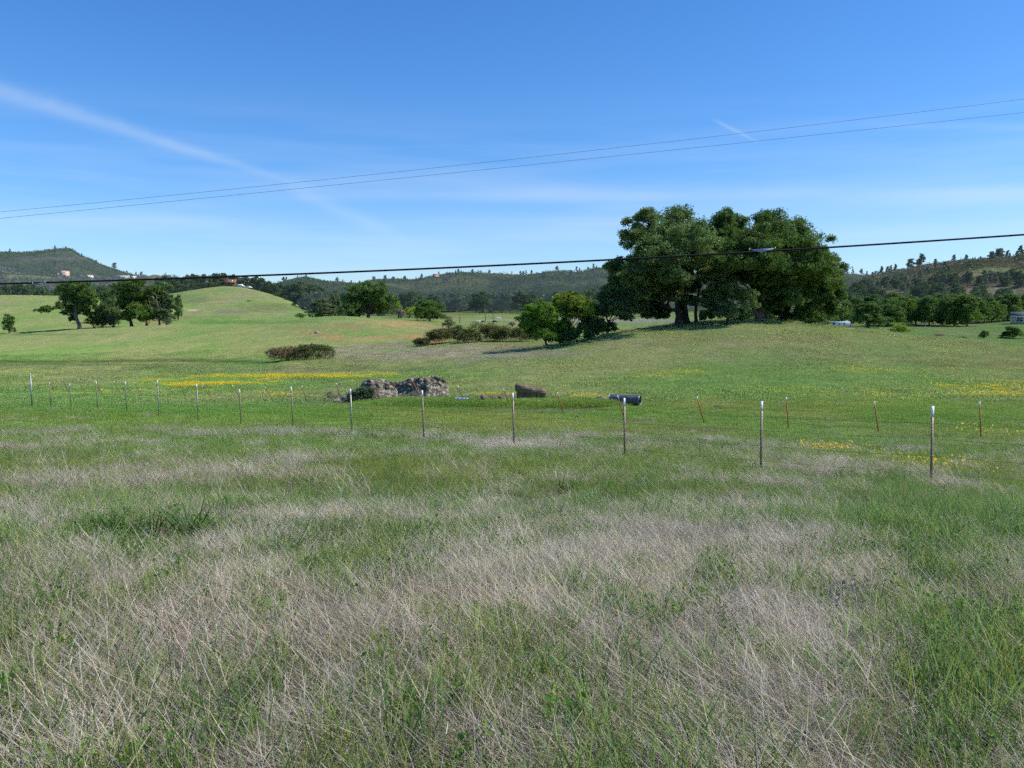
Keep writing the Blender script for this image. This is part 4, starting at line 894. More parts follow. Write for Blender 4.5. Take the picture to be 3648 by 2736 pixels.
bm = bmesh.new(); bmesh.ops.create_cube(bm, size=2); bmesh.ops.subdivide_edges(bm, edges=bm.edges[:], cuts=30, use_grid_fill=True)
v = np.array([x.co for x in bm.verts]); f = np.array([[q_.index for q_ in p.verts] for p in bm.faces]); bm.free()
v = v / (np.abs(v) ** 7).sum(1)[:, None] ** (1 / 7); tx = (v[:, 0] + 1) / 2; hh = 1.22 - .5 * tx; wv = np.column_stack([v[:, 0] * .92 + .10 * v[:, 2] * (tx - .6), v[:, 1] * .6 - .14 * v[:, 2], (v[:, 2] + 1) / 2 * hh])
strata = fbm(wv[:, 0] * .6 + 3, wv[:, 2] * 9 + wv[:, 0] * 1.6, 3, 12) - .5; big = fbm(wv[:, 0] * 2.2 + wv[:, 1], wv[:, 2] * 2.6 + wv[:, 1], 4, 15) - .5
nrm_ = v / np.linalg.norm(v, axis=1)[:, None]; wv = wv + nrm_ * (.17 * strata + .26 * big)[:, None]; wv[:, 2] -= .08
mb = MB(); mb.add(wv, f); tag(mb.build('boulder', M['brown_rock'], None, False, gnd(1892, 50)), 'single large brown block shaped boulder right of the lichen outcrop', 'rock')
for x, y, w, h, lab in ((1722, 1428, 26, 26, 'brown rubble heap between the culvert end and the boulder, leftmost of three'), (1758, 1428, 30, 20, 'low brown clod in the middle of the rubble near the boulder'), (1785, 1425, 26, 20, 'brown clod closest to the left of the boulder'), (1924, 1452, 24, 18, 'dark round clod below the boulder in the green strip'),
                        (2140, 1428, 40, 18, 'brown clod heap just left of the blue grey pipe'), (1180, 1420, 34, 32, 'upright brown rock at the left tail of the outcrop'), (2060, 1491, 22, 10, 'small dark clod alone in the bright grass strip')):
    p = hit(x, y)[0]; kk = p[1] / F; rocks('stone', lab, p, [((0, 0, h * kk * .35), (w * kk * .55, w * kk * .45, h * kk * .6)), ((w * kk * .3, .1, h * kk * .2), (w * kk * .4, w * kk * .4, h * kk * .4))], M['dirt_rock'], int(x), 3, .3)
for x, y, w in ((1665, 1388, 6), (1703, 1387, 10), (2008, 1343, 5), (2418, 1389, 8), (2745, 1168, 6), (3245, 1243, 8), (3218, 1275, 8), (3282, 1268, 6), (3140, 1209, 5), (2877, 1170, 8), (1128, 1187, 16), (1110, 1192, 10)):
    p = hit(x, y)[0]; kk = p[1] / F; rocks('stone', 'small pale stone lying in the open grass', p, [((0, 0, w * kk * .15), (w * kk * .6, w * kk * .5, w * kk * .4))], M['pale_rock'], int(x), 2, .25, group='pale stones scattered in the grass')
p = gnd(1288, 51); t = thing('shrub', 'dense dark green shrub growing against the left end of the lichen outcrop', 'shrub', p)
g = np.random.default_rng(3); kk = 51 / F; mb = MB(); foliage(mb, [(-.4, -.7, .42, .5, .45, .4), (.1, -.7, .62, .5, .45, .42), (.5, -.65, .6, .45, .45, .42), (0, -.8, .3, .85, .45, .32)], g, .085, 1500, .25, 40, .5); mb.build('leaves', M['leaf_grey'], t)
mb = MB(); [tube(mb, bend((0, -.4, -.1), (g.uniform(-.6, .6), -.5 + g.uniform(-.3, .2), g.uniform(.5, 1.15)), g, 5, .1), np.linspace(.015, .004, 5), 4) for _ in range(12)]; mb.build('stems', M['bark'], t)

# culverts
def culvert(name, label, p, yaw, ln, r, m, pitch=.075):
    t = thing(name, label, 'pipe', p, yaw); mb = MB(); n = int(ln / pitch) * 4; s = np.linspace(-ln / 2, ln / 2, n); rr = r + .012 * np.sin(s / pitch * 2 * math.pi)
    a = np.column_stack([s, 0 * s, 0 * s + r - .05]); tube(mb, a, rr, 28, None, False); tube(mb, a[::-1], rr[::-1] - .02, 28, None, False); mb.build('barrel', m, t, True)
    mb = MB()
    for e in (-1, 1):
        th = np.arange(29) * 2 * math.pi / 28; c_ = np.column_stack([0 * th + e * ln / 2, (r - .004) * np.cos(th), (r - .004) * np.sin(th) + r - .05]); tube(mb, c_, .013, 5, None, False)
    mb.build('rim', M['galv'], t, True); return t
culvert('culvert_pipe', 'blue grey corrugated steel pipe lying in the meadow beyond the fence', hit(2226, 1440)[0], R(-24), 1.75, .29, M['culvert'])
culvert('culvert_pipe', 'short bright ribbed pipe half buried by the right end of the outcrop', hit(1648, 1432)[0], R(-20), .75, .13, M['galv'], .06)

# ------------------------------------------------------------------ buildings and vehicles
def window(par, x0, x1, z0, z1, y, mull=True, fm='white'):
    mb = MB(); f = .07
    box(mb, x0, x1, y - .05, y - .003, z0, z0 + f); box(mb, x0, x1, y - .05, y - .003, z1 - f, z1); box(mb, x0, x0 + f, y - .05, y - .003, z0 + f, z1 - f); box(mb, x1 - f, x1, y - .05, y - .003, z0 + f, z1 - f)
    if mull: xm = (x0 + x1) / 2; box(mb, xm - .03, xm + .03, y - .045, y - .003, z0 + f, z1 - f); zm = (z0 + z1) / 2; box(mb, x0 + f, xm - .03, y - .045, y - .003, zm - .03, zm + .03); box(mb, xm + .03, x1 - f, y - .045, y - .003, zm - .03, zm + .03)
    w = mb.build('window', M[fm], par); mb = MB(); box(mb, x0 + f, x1 - f, y - .02, y - .004, z0 + f, z1 - f); mb.build('pane', M['glass'], w)
b = gnd(3602, 285); h = thing('house', 'beige house with grey roof and white framed window at the right edge', 'house', b, R(-30.5))
mb = MB(); box(mb, 0, 11, 0, 7, -.6, 2.75); mb.build('wall', M['wall_beige'], h)
mb = MB(); prism(mb, [(-.45, 2.75), (-.45, 2.87), (3.5, 4.3), (7.45, 2.87), (7.45, 2.75), (3.5, 4.15)], -.25, 11.3); mb.build('roof', M['roof_grey'], h)
mb = MB(); box(mb, -.27, 11.3, -.52, -.453, 2.68, 2.9); box(mb, .001, .12, -.03, -.002, -.5, 2.74); mb.build('trim', M['white'], h)
mb = MB(); mb.add([(-.002, 0, 2.75), (-.002, 7, 2.75), (-.002, 3.5, 4.1)], np.array([[0, 2, 1]])); mb.build('gable', M['wall_beige'], h)
window(h, 1.6, 3.5, 1.0, 2.3, 0); window(h, 6.5, 8.2, 1.0, 2.3, 0)
# house on the hill
b = gnd(824, 478); b[2] += .1; h = thing('house', 'brown house with red roof on top of the grassy hill', 'house', b, R(12), None, .88)
mb = MB(); box(mb, -3.4, 3.2, 0, 6, -1, 2.6); mb.build('wall', M['wall_brown'], h)
mb = MB(); prism(mb, [(-1.6, 2.35), (-1.6, 2.5), (2.8, 4.7), (6.6, 2.7), (6.6, 2.55), (2.8, 4.5)], -4.0, 3.8); mb.build('roof', M['roof_red'], h)
mb = MB(); box(mb, .8, 1.6, -.2, .6, 3.0, 3.9); mb.build('dormer', M['white'], h)
mb = MB(); box(mb, -3.3, -1.0, -.4, -.01, -.6, 2.2); mb.build('bay', M['wall_brown'], h); window(h, -2.9, -1.5, .6, 1.9, -.41); window(h, .3, 1.5, .7, 1.9, 0)
mb = MB()
for xx in (-3.7, -.6, 1.4, 3.5): box(mb, xx - .08, xx + .08, -1.5, -1.34, -.8, 2.4)
mb.build('porch_posts', M['wall_brown'], h)
def vehicle(label, base, rz, col, van):
    t = thing('parked_van' if van else 'parked_car', label, 'van' if van else 'car', base, rz, None, .85)
    mb = MB(); pr = [(-2.3, .35), (2.3, .35), (2.35, .9), (1.5, 1.05), (.95, 1.9 if van else 1.5), (-2.1 if van else -1.5, 1.95 if van else 1.5), (-2.3, 1.0)]
    v = np.array(pr); mb2 = MB(); prism(mb2, v[:, [0, 1]], -.85, .85, None, 'y'); mb2.build('body', M[col], t)
    for sx in (-1.45, 1.45):
        for sy in (-.86, .86):
            mb = MB(); tube(mb, [(sx, sy - .1, .33), (sx, sy + .1, .33)], .33, 14); w = mb.build('wheel', M['tyre'], t)
    for sy in (-.862, .862):
        mb = MB(); box(mb, -1.3, .8, min(sy, sy * 1.005), max(sy, sy * 1.005), 1.05, 1.45); mb.build('side_window', M['glass'], t)
vehicle('white van parked right of the red roofed house', gnd(862, 474) + UP * .05, R(8), 'white', True)
vehicle('white car parked farthest right of the red roofed house', gnd(888, 473) + UP * .05, R(-5), 'white', False)
# trailer
b = gnd(2995, 266); b[2] += .05; t = thing('travel_trailer', 'long pale travel trailer parked among the oaks right of the grove', 'trailer', b, R(-20))
mb = MB(); prism(mb, [(-2.7, .75), (-2.75, 2.3), (-2.68, 2.46), (2.66, 2.5), (2.74, 2.35), (2.74, .75)], -1.1, 1.1, None, 'y'); mb.build('body', M['trailer'], t)
mb = MB(); box(mb, -2.6, 2.65, -1.112, -1.102, .95, 1.08); mb.build('stripe', M['wall_brown'], t)
for x0, x1, z0, z1 in ((-2.35, -1.65, 1.3, 2.1), (-.55, -.15, 1.4, 1.85), (.9, 1.4, 1.3, 1.95)):
    mb = MB(); box(mb, x0, x1, -1.125, -1.102, z0, z1); mb.build('window', M['glass'], t)
mb = MB(); box(mb, 1.3, 2.1, -.4, .5, 2.48, 2.72); mb.build('roof_vent', M['white'], t)
for sx in (-.4, .45):
    mb = MB(); tube(mb, [(sx, -1.0, .33), (sx, -1.16, .33)], .34, 14); mb.build('wheel', M['tyre'], t)
mb = MB(); box(mb, -2.6, 2.6, -.9, .9, .52, .748); box(mb, 2.3, 2.45, -.05, .05, 0, .5); mb.build('chassis', M['dark'], t)
b = gnd(3029, 268); g = np.random.default_rng(8); mb = MB(); rock_lump(mb, (0, 0, 1.15), (.45, .6, 1.25), g, 3, .15); tag(mb.build('tarp', M['blue'], None, True, b), 'blue tarp bundled at the right end of the pale trailer', 'tarp')
mb = MB(); box(mb, -.13, .13, -.13, .13, -.3, 1.75); tube(mb, [(0, 0, 1.75), (0, 0, 1.82)], [.13, .05], 8); tag(mb.build('marker_post', M['white'], None, False, gnd(3297, 283)), 'white upright post in the field before the dark oaks', 'post')
# tower and sheds on the far slope
def onslope(x, q): p = hill_pt('slope', x, q); return p
def shed(name, label, x, q, w, d, h, m, rm, rise=.5, lift=1.8):
    b = onslope(x, q); b[2] += lift; t = thing(name, label, 'building', b); mb = MB(); box(mb, -w / 2, w / 2, 0, d, -2, h); mb.build('wall', m, t)
    mb = MB(); prism(mb, [(-.4, h), (-.4, h + .15), (d / 2, h + rise), (d + .4, h + .15), (d + .4, h)], -w / 2 - .3, w / 2 + .3); mb.build('roof', rm, t); return t
t = shed('tower_building', 'tall pink square tower building on the far left slope', 220, -.26, 6.4, 6.0, 6.4, M['pink'], M['pink'], .16, .2)
mb = MB(); box(mb, 1.2, 2.6, -.06, -.002, 0, 2.6); mb.build('door', M['wall_brown'], t); mb = MB(); box(mb, .6, 2.4, -.05, -.002, 4.2, 4.9); mb.build('window', M['grey_shed'], t)
for x, q_, w, h_, m1, rm, lab in ((203, -.22, 5.0, 2.0, 'grey_shed', 'orange_roof', 'low white shed with orange roof attached left of the pink tower'), (310, -.2, 5, 2.2, 'white', 'orange_roof', 'small white shed with orange roof right of the pink tower'), (428, -.16, 12, 2.6, 'grey_shed', 'grey_shed', 'long pale grey shed among trees below the flat topped hill'), (467, -.16, 4, 2.6, 'white', 'orange_roof', 'small white shed right of the long pale shed')):
    t = shed('shed', lab, x, q_, w, 5, h_, M[m1], M[rm]); mb = MB(); box(mb, -w * .3, -w * .3 + 1.2, -.05, -.002, -.2, 1.7); mb.build('door', M['wall_brown'], t)
b = hill_pt('back', 1548, -.42); t = thing('house', 'tiny orange roofed house in the trees of the middle ridge', 'house', b); mb = MB(); box(mb, -5, 5, 0, 6, -3, 3.2); mb.build('wall', M['wall_beige'], t); mb = MB(); prism(mb, [(-.6, 3.2), (3, 5.4), (6.6, 3.2)], -5.5, 5.5); mb.build('roof', M['orange_roof'], t)
# poles
for x, Y, yt, lab, arm in ((1729, 330, 1102, 'weathered utility pole left of its twin near the pale road', 1), (1757, 300, 1112, 'weathered utility pole nearest the pale road and white cow', 1), (1638, 290, 1116, 'lone wooden post on the meadow left of the utility poles', 0)):
    b = gnd(x, Y); h_ = float(bear(x, yt)[1]) * Y - b[2]; t = thing('utility_pole' if arm else 'wooden_post', lab, 'pole', b); mb = MB(); tube(mb, [(0, 0, -.5), (0, 0, h_)], [.16, .11], 8); mb.build('pole', M['wood'], t)
    if arm: mb = MB(); box(mb, -.7, .7, -.2, -.11, h_ - .5, h_ - .36); mb.build('crossarm', M['wood'], t)
# cattle
def cow(label, base, rz, m, sc):
    t = thing('cow', label, 'cow', base, rz, None, sc)
    me = bpy.data.meshes.new('body')
    V = [(0, 0, 1.05), (.35, 0, 1.08), (.75, 0, 1.1), (-.4, 0, 1.08), (-.75, 0, 1.1), (1.05, 0, 1.0), (1.3, 0, .7), (1.45, 0, .38), (1.55, 0, .22),
         (.7, .2, .75), (.72, .2, .4), (.7, .2, .03), (.7, -.2, .75), (.66, -.2, .4), (.68, -.2, .03), (-.7, .2, .78), (-.82, .2, .45), (-.76, .2, .03), (-.7, -.2, .78), (-.8, -.2, .45), (-.72, -.2, .03), (-.95, 0, 1.05), (-1.02, 0, .55), (1.28, .16, .68), (1.28, -.16, .68)]
    E = [(0, 1), (1, 2), (0, 3), (3, 4), (2, 5), (5, 6), (6, 7), (7, 8), (2, 9), (9, 10), (10, 11), (2, 12), (12, 13), (13, 14), (4, 15), (15, 16), (16, 17), (4, 18), (18, 19), (19, 20), (4, 21), (21, 22), (6, 23), (6, 24)]
    rad = [.38, .38, .34, .38, .33, .2, .15, .11, .09, .13, .08, .06, .13, .08, .06, .15, .08, .06, .15, .08, .06, .05, .03, .04, .04]
    me.from_pydata(V, E, []); me.materials.append(m); o = child('body', me, t); sk = o.modifiers.new('skin', 'SKIN')
    for i, r in enumerate(rad): me.skin_vertices[0].data[i].radius = (r, r)
    me.skin_vertices[0].data[0].use_root = True
    o.modifiers.new('sub', 'SUBSURF').levels = 1; o.modifiers['sub'].render_levels = 1
cow('cream cow lying left of two black ones below the pale road', gnd(1702, 300), R(15), M['cow_pale'], .75)
cow('black cow between the cream cow and another black one', gnd(1722, 305), R(200), M['cow_dark'], .6)
cow('black cow grazing rightmost below the utility poles', gnd(1763, 300), R(170), M['cow_dark'], .75)
cow('white cow standing on the pale road beside the utility pole', gnd(1775, 345), R(20), M['cow_pale'], .95)

# ------------------------------------------------------------------ grass
def blades(mb, base, az, ln, wd, lean, curve, col, g, tipc=1.15, lev=(0, .38, .72, 1.0)):
    """many tapering strips at once"""
    n = len(base); hd = np.stack([np.cos(az), np.sin(az), 0 * az], -1); fa = az + g.uniform(-1.2, 1.2, n) + math.pi / 2; sd = np.stack([np.cos(fa), np.sin(fa), 0 * fa], -1)
    vs = []; cs_ = []
    for t in lev:
        out = (lean * t + curve * t * t) * ln; up = ln * np.sqrt(np.maximum(1 - np.clip(lean + curve * t * .8, 0, .985) ** 2, 0.01)) * t
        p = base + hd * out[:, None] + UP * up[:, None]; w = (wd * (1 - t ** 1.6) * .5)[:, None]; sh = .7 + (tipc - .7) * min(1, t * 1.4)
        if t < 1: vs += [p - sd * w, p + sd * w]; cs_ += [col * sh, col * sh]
        else: vs.append(p); cs_.append(col * sh)
    m = len(vs); v = np.stack(vs, 1).reshape(-1, 3); c = np.stack(cs_, 1).reshape(-1, 3); o = np.arange(n)[:, None] * m; q_ = []
    for l in range(len(lev) - 2): q_.append(o + np.array([[2 * l, 2 * l + 1, 2 * l + 3, 2 * l + 2]]))
    l = len(lev) - 2; mb.add(v, [np.concatenate(q_), o + np.array([[2 * l, 2 * l + 1, 2 * l + 2]])], c)
tufts = {}
def coll(name): c = bpy.data.collections.new(name); tufts[name] = c; return c
def add_tuft(cn, mb, m):
    o = bpy.data.objects.new('tuft_%s' % chr(97 + len(tufts[cn].objects)), mb.mesh('tuft', m)); tufts[cn].objects.link(o)
def disc(n, r, g): a = g.uniform(0, 6.283, n); q_ = r * np.sqrt(g.uniform(0, 1, n)); return np.column_stack([q_ * np.cos(a), q_ * np.sin(a), 0 * a])
def cvar(n, c, g, v=.2, h=.08): s = g.uniform(1 - v, 1 + v, (n, 1)); k = g.normal(0, h, n); return np.array(c) * s * np.column_stack([1 + k, np.ones(n), 1 - k])
g = np.random.default_rng(77)
coll('green')
for i in range(7):
    mb = MB(); n = 40; blades(mb, disc(n, .17, g), g.uniform(0, 6.28, n), g.uniform(.09, .24, n), g.uniform(.0028, .0052, n), g.uniform(.05, .45, n), g.uniform(.0, .5, n), cvar(n, (.30, .39, .085), g, .32, .12), g)
    add_tuft('green', mb, M['gr'])
for i in range(2):   # broader, bluish blades
    mb = MB(); n = 18; blades(mb, disc(n, .12, g), g.uniform(0, 6.28, n), g.uniform(.16, .32, n), g.uniform(.006, .011, n), g.uniform(.1, .4, n), g.uniform(.1, .5, n), cvar(n, (.19, .30, .075), g, .25, .08), g); add_tuft('green', mb, M['gr'])
coll('weed')
for i in range(4):
    mb = MB(); n = 14; b0 = disc(n, .1, g)
    for k in range(n):
        hgt = g.uniform(.05, .18); az = g.uniform(0, 6.28); tp = b0[k] + np.array([.3 * hgt * math.cos(az), .3 * hgt * math.sin(az), hgt]); tube(mb, [b0[k], tp], [.0016, .001], 3, (.1, .16, .04), False)
        m_ = 9; f = g.uniform(.3, 1.05, m_)[:, None]; c_ = b0[k] + (tp - b0[k]) * f + g.normal(size=(m_, 3)) * .012; leaves(mb, c_, (.013, .016, .022, .03)[i], g, cvar(m_, (.14, .27, .045), g, .25, .1), .9, .5)
    add_tuft('weed', mb, M['gr'])
WIND = math.pi - .25
coll('dry')
def dry_tuft(n, lo, hi, lean0, spread, rad, wid, c=(.47, .395, .315), heads=.35):
    mb = MB(); az = WIND + g.normal(0, spread, n); ln = g.uniform(lo, hi, n); le = np.clip(g.normal(lean0, .2, n), 0, .97); cu = np.clip(g.normal(.18, .16, n), 0, .5); bb = disc(n, rad, g); col = cvar(n, c, g, .32, .05)
    blades(mb, bb, az, ln, g.uniform(*wid, n), le, cu, col, g, 1.2)
    k = np.where(g.uniform(size=n) < heads)[0]   # seed heads
    if len(k):
        hd = np.stack([np.cos(az[k]), np.sin(az[k]), 0 * az[k]], -1); t = .93; out = (le[k] * t + cu[k] * t * t) * ln[k]; up = ln[k] * np.sqrt(np.maximum(1 - np.clip(le[k] + cu[k] * t * .8, 0, .985) ** 2, .01)) * t
        p = bb[k] + hd * out[:, None] + UP * up[:, None]; blades(mb, p - hd * .02, az[k] + g.normal(0, .2, len(k)), g.uniform(.04, .09, len(k)), g.uniform(.005, .008, len(k)), np.clip(le[k] + .1, 0, .95), cu[k] * 0, col[k] * 1.15, g, 1.1)
    add_tuft('dry', mb, M['dry'])
for i in range(3): dry_tuft(26, .14, .38, .55, .9, .2, (.0018, .0034), (.585, .515, .395))
for i in range(3): dry_tuft(24, .16, .42, .78, .6, .22, (.002, .0036), (.67, .595, .455), .4)
for i in range(2): dry_tuft(26, .12, .36, .4, 2.2, .2, (.0015, .0028), (.33, .26, .2), .3)     # dark upright stems
coll('thatch')     # matted dead stems lying on the soil
for i in range(6):
    mb = MB(); n = 120; bb = disc(n, .26, g); bb[:, 2] = g.uniform(0, .05, n); c3 = np.where(g.uniform(size=(n, 1)) < .3, np.array([[.27, .225, .175]]), np.array([[.60, .53, .41]]))
    blades(mb, bb, WIND + g.normal(0, 1.5, n), g.uniform(.07, .30, n), g.uniform(.002, .0046, n), np.clip(g.normal(.9, .09, n), .3, .985), g.uniform(-.1, .15, n), c3 * cvar(n, (1, 1, 1), g, .3, .05), g, 1.1); add_tuft('thatch', mb, M['dry'])
coll('straw')
for i in range(4):
    mb = MB(); n = 5; blades(mb, disc(n, .3, g), WIND + g.normal(0, 1.1, n), g.uniform(.3, .7, n), g.uniform(.003, .0055, n), g.uniform(.6, .95, n), g.uniform(0, .45, n), cvar(n, (.66, .57, .43), g, .25, .04), g, 1.1, (0, .25, .5, .78, 1.0)); add_tuft('straw', mb, M['dry'])
coll('mid')      # patches for the ground past the near fence
for i in range(6):
    mb = MB(); n = 190; blades(mb, disc(n, .6, g), g.uniform(0, 6.28, n), g.uniform(.06, .2, n), g.uniform(.007, .014, n), g.uniform(.05, .5, n), g.uniform(0, .4, n), cvar(n, (.29, .40, .09), g, .32, .13), g, 1.15, (0, .5, 1.0)); add_tuft('mid', mb, M['gr'])
coll('middry')
for i in range(5):
    mb = MB(); n = 130; blades(mb, disc(n, .5, g), WIND + g.normal(0, 1.2, n), g.uniform(.12, .36, n), g.uniform(.005, .010, n), np.clip(g.normal(.5, .25, n), 0, .95), g.uniform(0, .3, n), cvar(n, (.46, .40, .30), g, .3, .05), g, 1.15, (0, .5, 1.0)); add_tuft('middry', mb, M['dry'])
coll('short')    # grazed turf farther out
for i in range(6):
    mb = MB(); n = 170; blades(mb, disc(n, 1.1, g), g.uniform(0, 6.28, n), g.uniform(.03, .085, n), g.uniform(.015, .035, n), g.uniform(.1, .6, n), g.uniform(0, .4, n), cvar(n, (1, 1, 1), g, .3, .10), g, 1.1, (0, .5, 1.0)); add_tuft('short', mb, M['gr'])
coll('flower')
for i in range(4):
    mb = MB(); n = (60, 40, 20, 12)[i]; c_ = disc(n, (.55, .6, .9, 1.0)[i], g); c_[:, 2] = g.uniform(.13, .24, n); leaves(mb, c_, .05, g, cvar(n, (.92, .70, .03), g, .15, .03), .8, 1.0); add_tuft('flower', mb, M['gr'])

def scatter_obj(name, cname, P_, idx, rot, scl, tint, label, cat):
    me = bpy.data.meshes.new(name); n = len(P_); me.vertices.add(n); me.vertices.foreach_set('co', P_.astype(np.float32).ravel())
    def at_(nm, ty, data, key='value'): a = me.attributes.new(nm, ty, 'POINT'); a.data.foreach_set(key, np.ascontiguousarray(data).ravel())
    at_('idx', 'INT', idx.astype(np.int32)); at_('rot', 'FLOAT_VECTOR', rot.astype(np.float32), 'vector'); at_('scl', 'FLOAT', scl.astype(np.float32))
    at_('itint', 'FLOAT_COLOR', np.hstack([tint, np.ones((n, 1))]).astype(np.float32), 'color'); me.update()
    o = bpy.data.objects.new(name, me); COL.objects.link(o); tag(o, label, cat, kind='stuff')
    ng = bpy.data.node_groups.new(name, 'GeometryNodeTree'); ng.interface.new_socket('Geometry', in_out='INPUT', socket_type='NodeSocketGeometry'); ng.interface.new_socket('Geometry', in_out='OUTPUT', socket_type='NodeSocketGeometry')
    gi = ng.nodes.new('NodeGroupInput'); go = ng.nodes.new('NodeGroupOutput'); ip = ng.nodes.new('GeometryNodeInstanceOnPoints'); ci = ng.nodes.new('GeometryNodeCollectionInfo')
    ci.inputs['Collection'].default_value = tufts[cname]; ci.inputs['Separate Children'].default_value = True; ci.inputs['Reset Children'].default_value = True
    def na(nm, ty): x = ng.nodes.new('GeometryNodeInputNamedAttribute'); x.data_type = ty; x.inputs['Name'].default_value = nm; return [s_ for s_ in x.outputs if s_.enabled and s_.name == 'Attribute'][0]
    ln = ng.links.new; ln(gi.outputs[0], ip.inputs['Points']); ln(ci.outputs[0], ip.inputs['Instance']); ip.inputs['Pick Instance'].default_value = True
    ln(na('idx', 'INT'), ip.inputs['Instance Index']); ln(na('rot', 'FLOAT_VECTOR'), ip.inputs['Rotation']); ln(na('scl', 'FLOAT'), ip.inputs['Scale']); ln(ip.outputs[0], go.inputs[0])
    md = o.modifiers.new('scatter', 'NODES'); md.node_group = ng; return o
cw = coll('woods')
for i in range(3):
    for me_ in (LIB['goak%d' % i][1],): cw.objects.link(bpy.data.objects.new('tuft_%s' % chr(97 + i), me_))
wp = np.array([q_[1] for q_ in WOODS]); nw = len(wp); gw = np.random.default_rng(6)
scatter_obj('distant_woods', 'woods', wp, gw.integers(0, 3, nw), np.column_stack([np.zeros(nw), np.zeros(nw), gw.uniform(0, 6.28, nw)]), np.array([q_[2] / 10 for q_ in WOODS]), np.ones((nw, 3)), 'unbroken dark oak woods far across the valley at the foot of the ridge', 'woods')
def dryness(X, Y):
    z = H(X, Y); px, py = to_px(X, Y, z)
    d = np.interp(py, [1300, 1480, 1550, 1620, 1700, 1760, 1830, 1900, 2000, 2400, 2736], [.10, .10, .12, .14, .10, .14, .32, .46, .50, .48, .54])
    for cx, cy2, rx, ry, a in ((3380, 1880, 420, 120, -.95), (3500, 2500, 330, 280, -.75), (2150, 1760, 800, 70, -.3), (250, 1500, 500, 45, .26), (1950, 1590, 330, 30, .2), (2750, 1710, 550, 40, .22), (700, 1990, 900, 130, .15), (350, 1690, 500, 60, -.08), (1500, 1490, 500, 40, -.3),
                               (2600, 1980, 500, 140, .15), (1300, 2420, 260, 110, -.22), (2650, 2250, 300, 120, -.12), (1700, 2650, 700, 130, .12), (250, 2250, 350, 160, -.1), (2200, 1640, 600, 40, -.15), (1250, 1680, 500, 50, -.05), (900, 1560, 400, 50, -.05)):
        d = d + a * np.exp(-((px - cx) / rx) ** 2 - ((py - cy2) / ry) ** 2)
    return d + 1.0 * (fbm(X / 1.1, Y / 1.5, 4, 55) - .5) + .9 * (fbm(X / 3.4, Y / 4.2, 3, 59) - .5) + .9 * (fbm(X / .4, Y / .5, 3, 57) - .5)
STRAPS = hit([680, 400, 830, 2000, 2985, 2570, 560, 620, 480], [1925, 1915, 1850, 1760, 1705, 1605, 1925, 1925, 1915])
def clear(X, Y): return (np.hypot(X[:, None] - STRAPS[None, :, 0], (Y[:, None] - STRAPS[None, :, 1] + .12) * .8) > .34).all(1)
def wedge(n, y0, y1, g, pad=1.6, slope=.68):
    """random ground points in the part of the meadow in front of the viewer"""
    Y = np.sqrt(g.uniform(0, 1, n) * (y1 ** 2 - y0 ** 2) + y0 ** 2); X = g.uniform(-1, 1, n) * (slope * Y + pad); return X, Y
def mk(name, cname, X, Y, scl, tint, label, cat, g, wind=False, sink=.01, tilt=.08):
    n = len(X); z = H(X, Y) - sink; rz = g.normal(0, .35, n) if wind else g.uniform(0, 6.28, n); rot = np.column_stack([g.normal(0, tilt, n), g.normal(0, tilt, n), rz])
    return scatter_obj(name, cname, np.column_stack([X, Y, z]), g.integers(0, len(tufts[cname].objects), n), rot, scl, tint, label, cat)
def tints(X, Y, g, base=(1, 1, 1), sc=2.5, v=.35, hv=.5):
    a = fbm(X / sc, Y / sc, 3, 71); b_ = fbm(X / (sc * 2), Y / (sc * 2), 3, 73); s = (1 - v / 2 + v * a) * g.uniform(.85, 1.15, len(X)); k = (b_ - .5) * hv
    return np.column_stack([s * (1 + k * .6), s, s * (1 - k * .5)]) * np.array(base)
g = np.random.default_rng(101)
X, Y = wedge(14500, 1.5, 10, g, 4); D = dryness(X, Y); k = clear(X, Y) & (g.uniform(size=len(X)) < np.clip(1.05 - .7 * D, .15, 1) * .75); X, Y, D = X[k], Y[k], D[k]
mk('green_grass', 'green', X, Y, g.uniform(.55, 1.1, len(X)) * (1.2 - .35 * np.clip(D, -.7, 1)), tints(X, Y, g), 'fresh green grass growing through the dry thatch close by', 'grass', g)
X, Y = wedge(9200, 1.5, 10, g, 4); D = dryness(X, Y); k = clear(X, Y) & (g.uniform(size=len(X)) < np.clip((D + .12) * 1.2, .08, 1)); X, Y = X[k], Y[k]
mk('thatch', 'thatch', X, Y, g.uniform(.7, 1.25, len(X)), tints(X, Y, g, v=.45, sc=.8, hv=.12), 'matted dead grass lying on the soil close by', 'grass', g, True)
X, Y = wedge(14500, 1.5, 10, g, 4); D = dryness(X, Y); k = clear(X, Y) & (g.uniform(size=len(X)) < np.clip((D - .15) * .62, .03, 1)); X, Y = X[k], Y[k]
mk('dry_grass', 'dry', X, Y, g.uniform(.36, .78, len(X)), tints(X, Y, g, v=.45, sc=.8, hv=.14) , 'grey tan dead grass stems leaning in the foreground', 'grass', g, True)
X, Y = wedge(900, 1.6, 13, g, 4); D = dryness(X, Y); k = clear(X, Y) & (D > .35); X, Y = X[k], Y[k]
mk('straw', 'straw', X, Y, g.uniform(.6, 1.1, len(X)), tints(X, Y, g), 'long pale single straws lying over the foreground grass', 'grass', g, True)
X, Y = wedge(6400, 1.6, 8.5, g, 4); D = dryness(X, Y); k = g.uniform(size=len(X)) < np.clip(.62 - .8 * D, .05, .8) ; X, Y = X[k], Y[k]
mk('weeds', 'weed', X, Y, g.uniform(.6, 1.3, len(X)), tints(X, Y, g), 'small bright leafy weeds among the foreground grass', 'weeds', g)
X, Y = wedge(35000, 9.5, 27, g, 5); D = dryness(X, Y); k = clear(X, Y) & (g.uniform(size=len(X)) < np.clip(1.05 - .75 * D, .1, 1)); X, Y, D = X[k], Y[k], D[k]
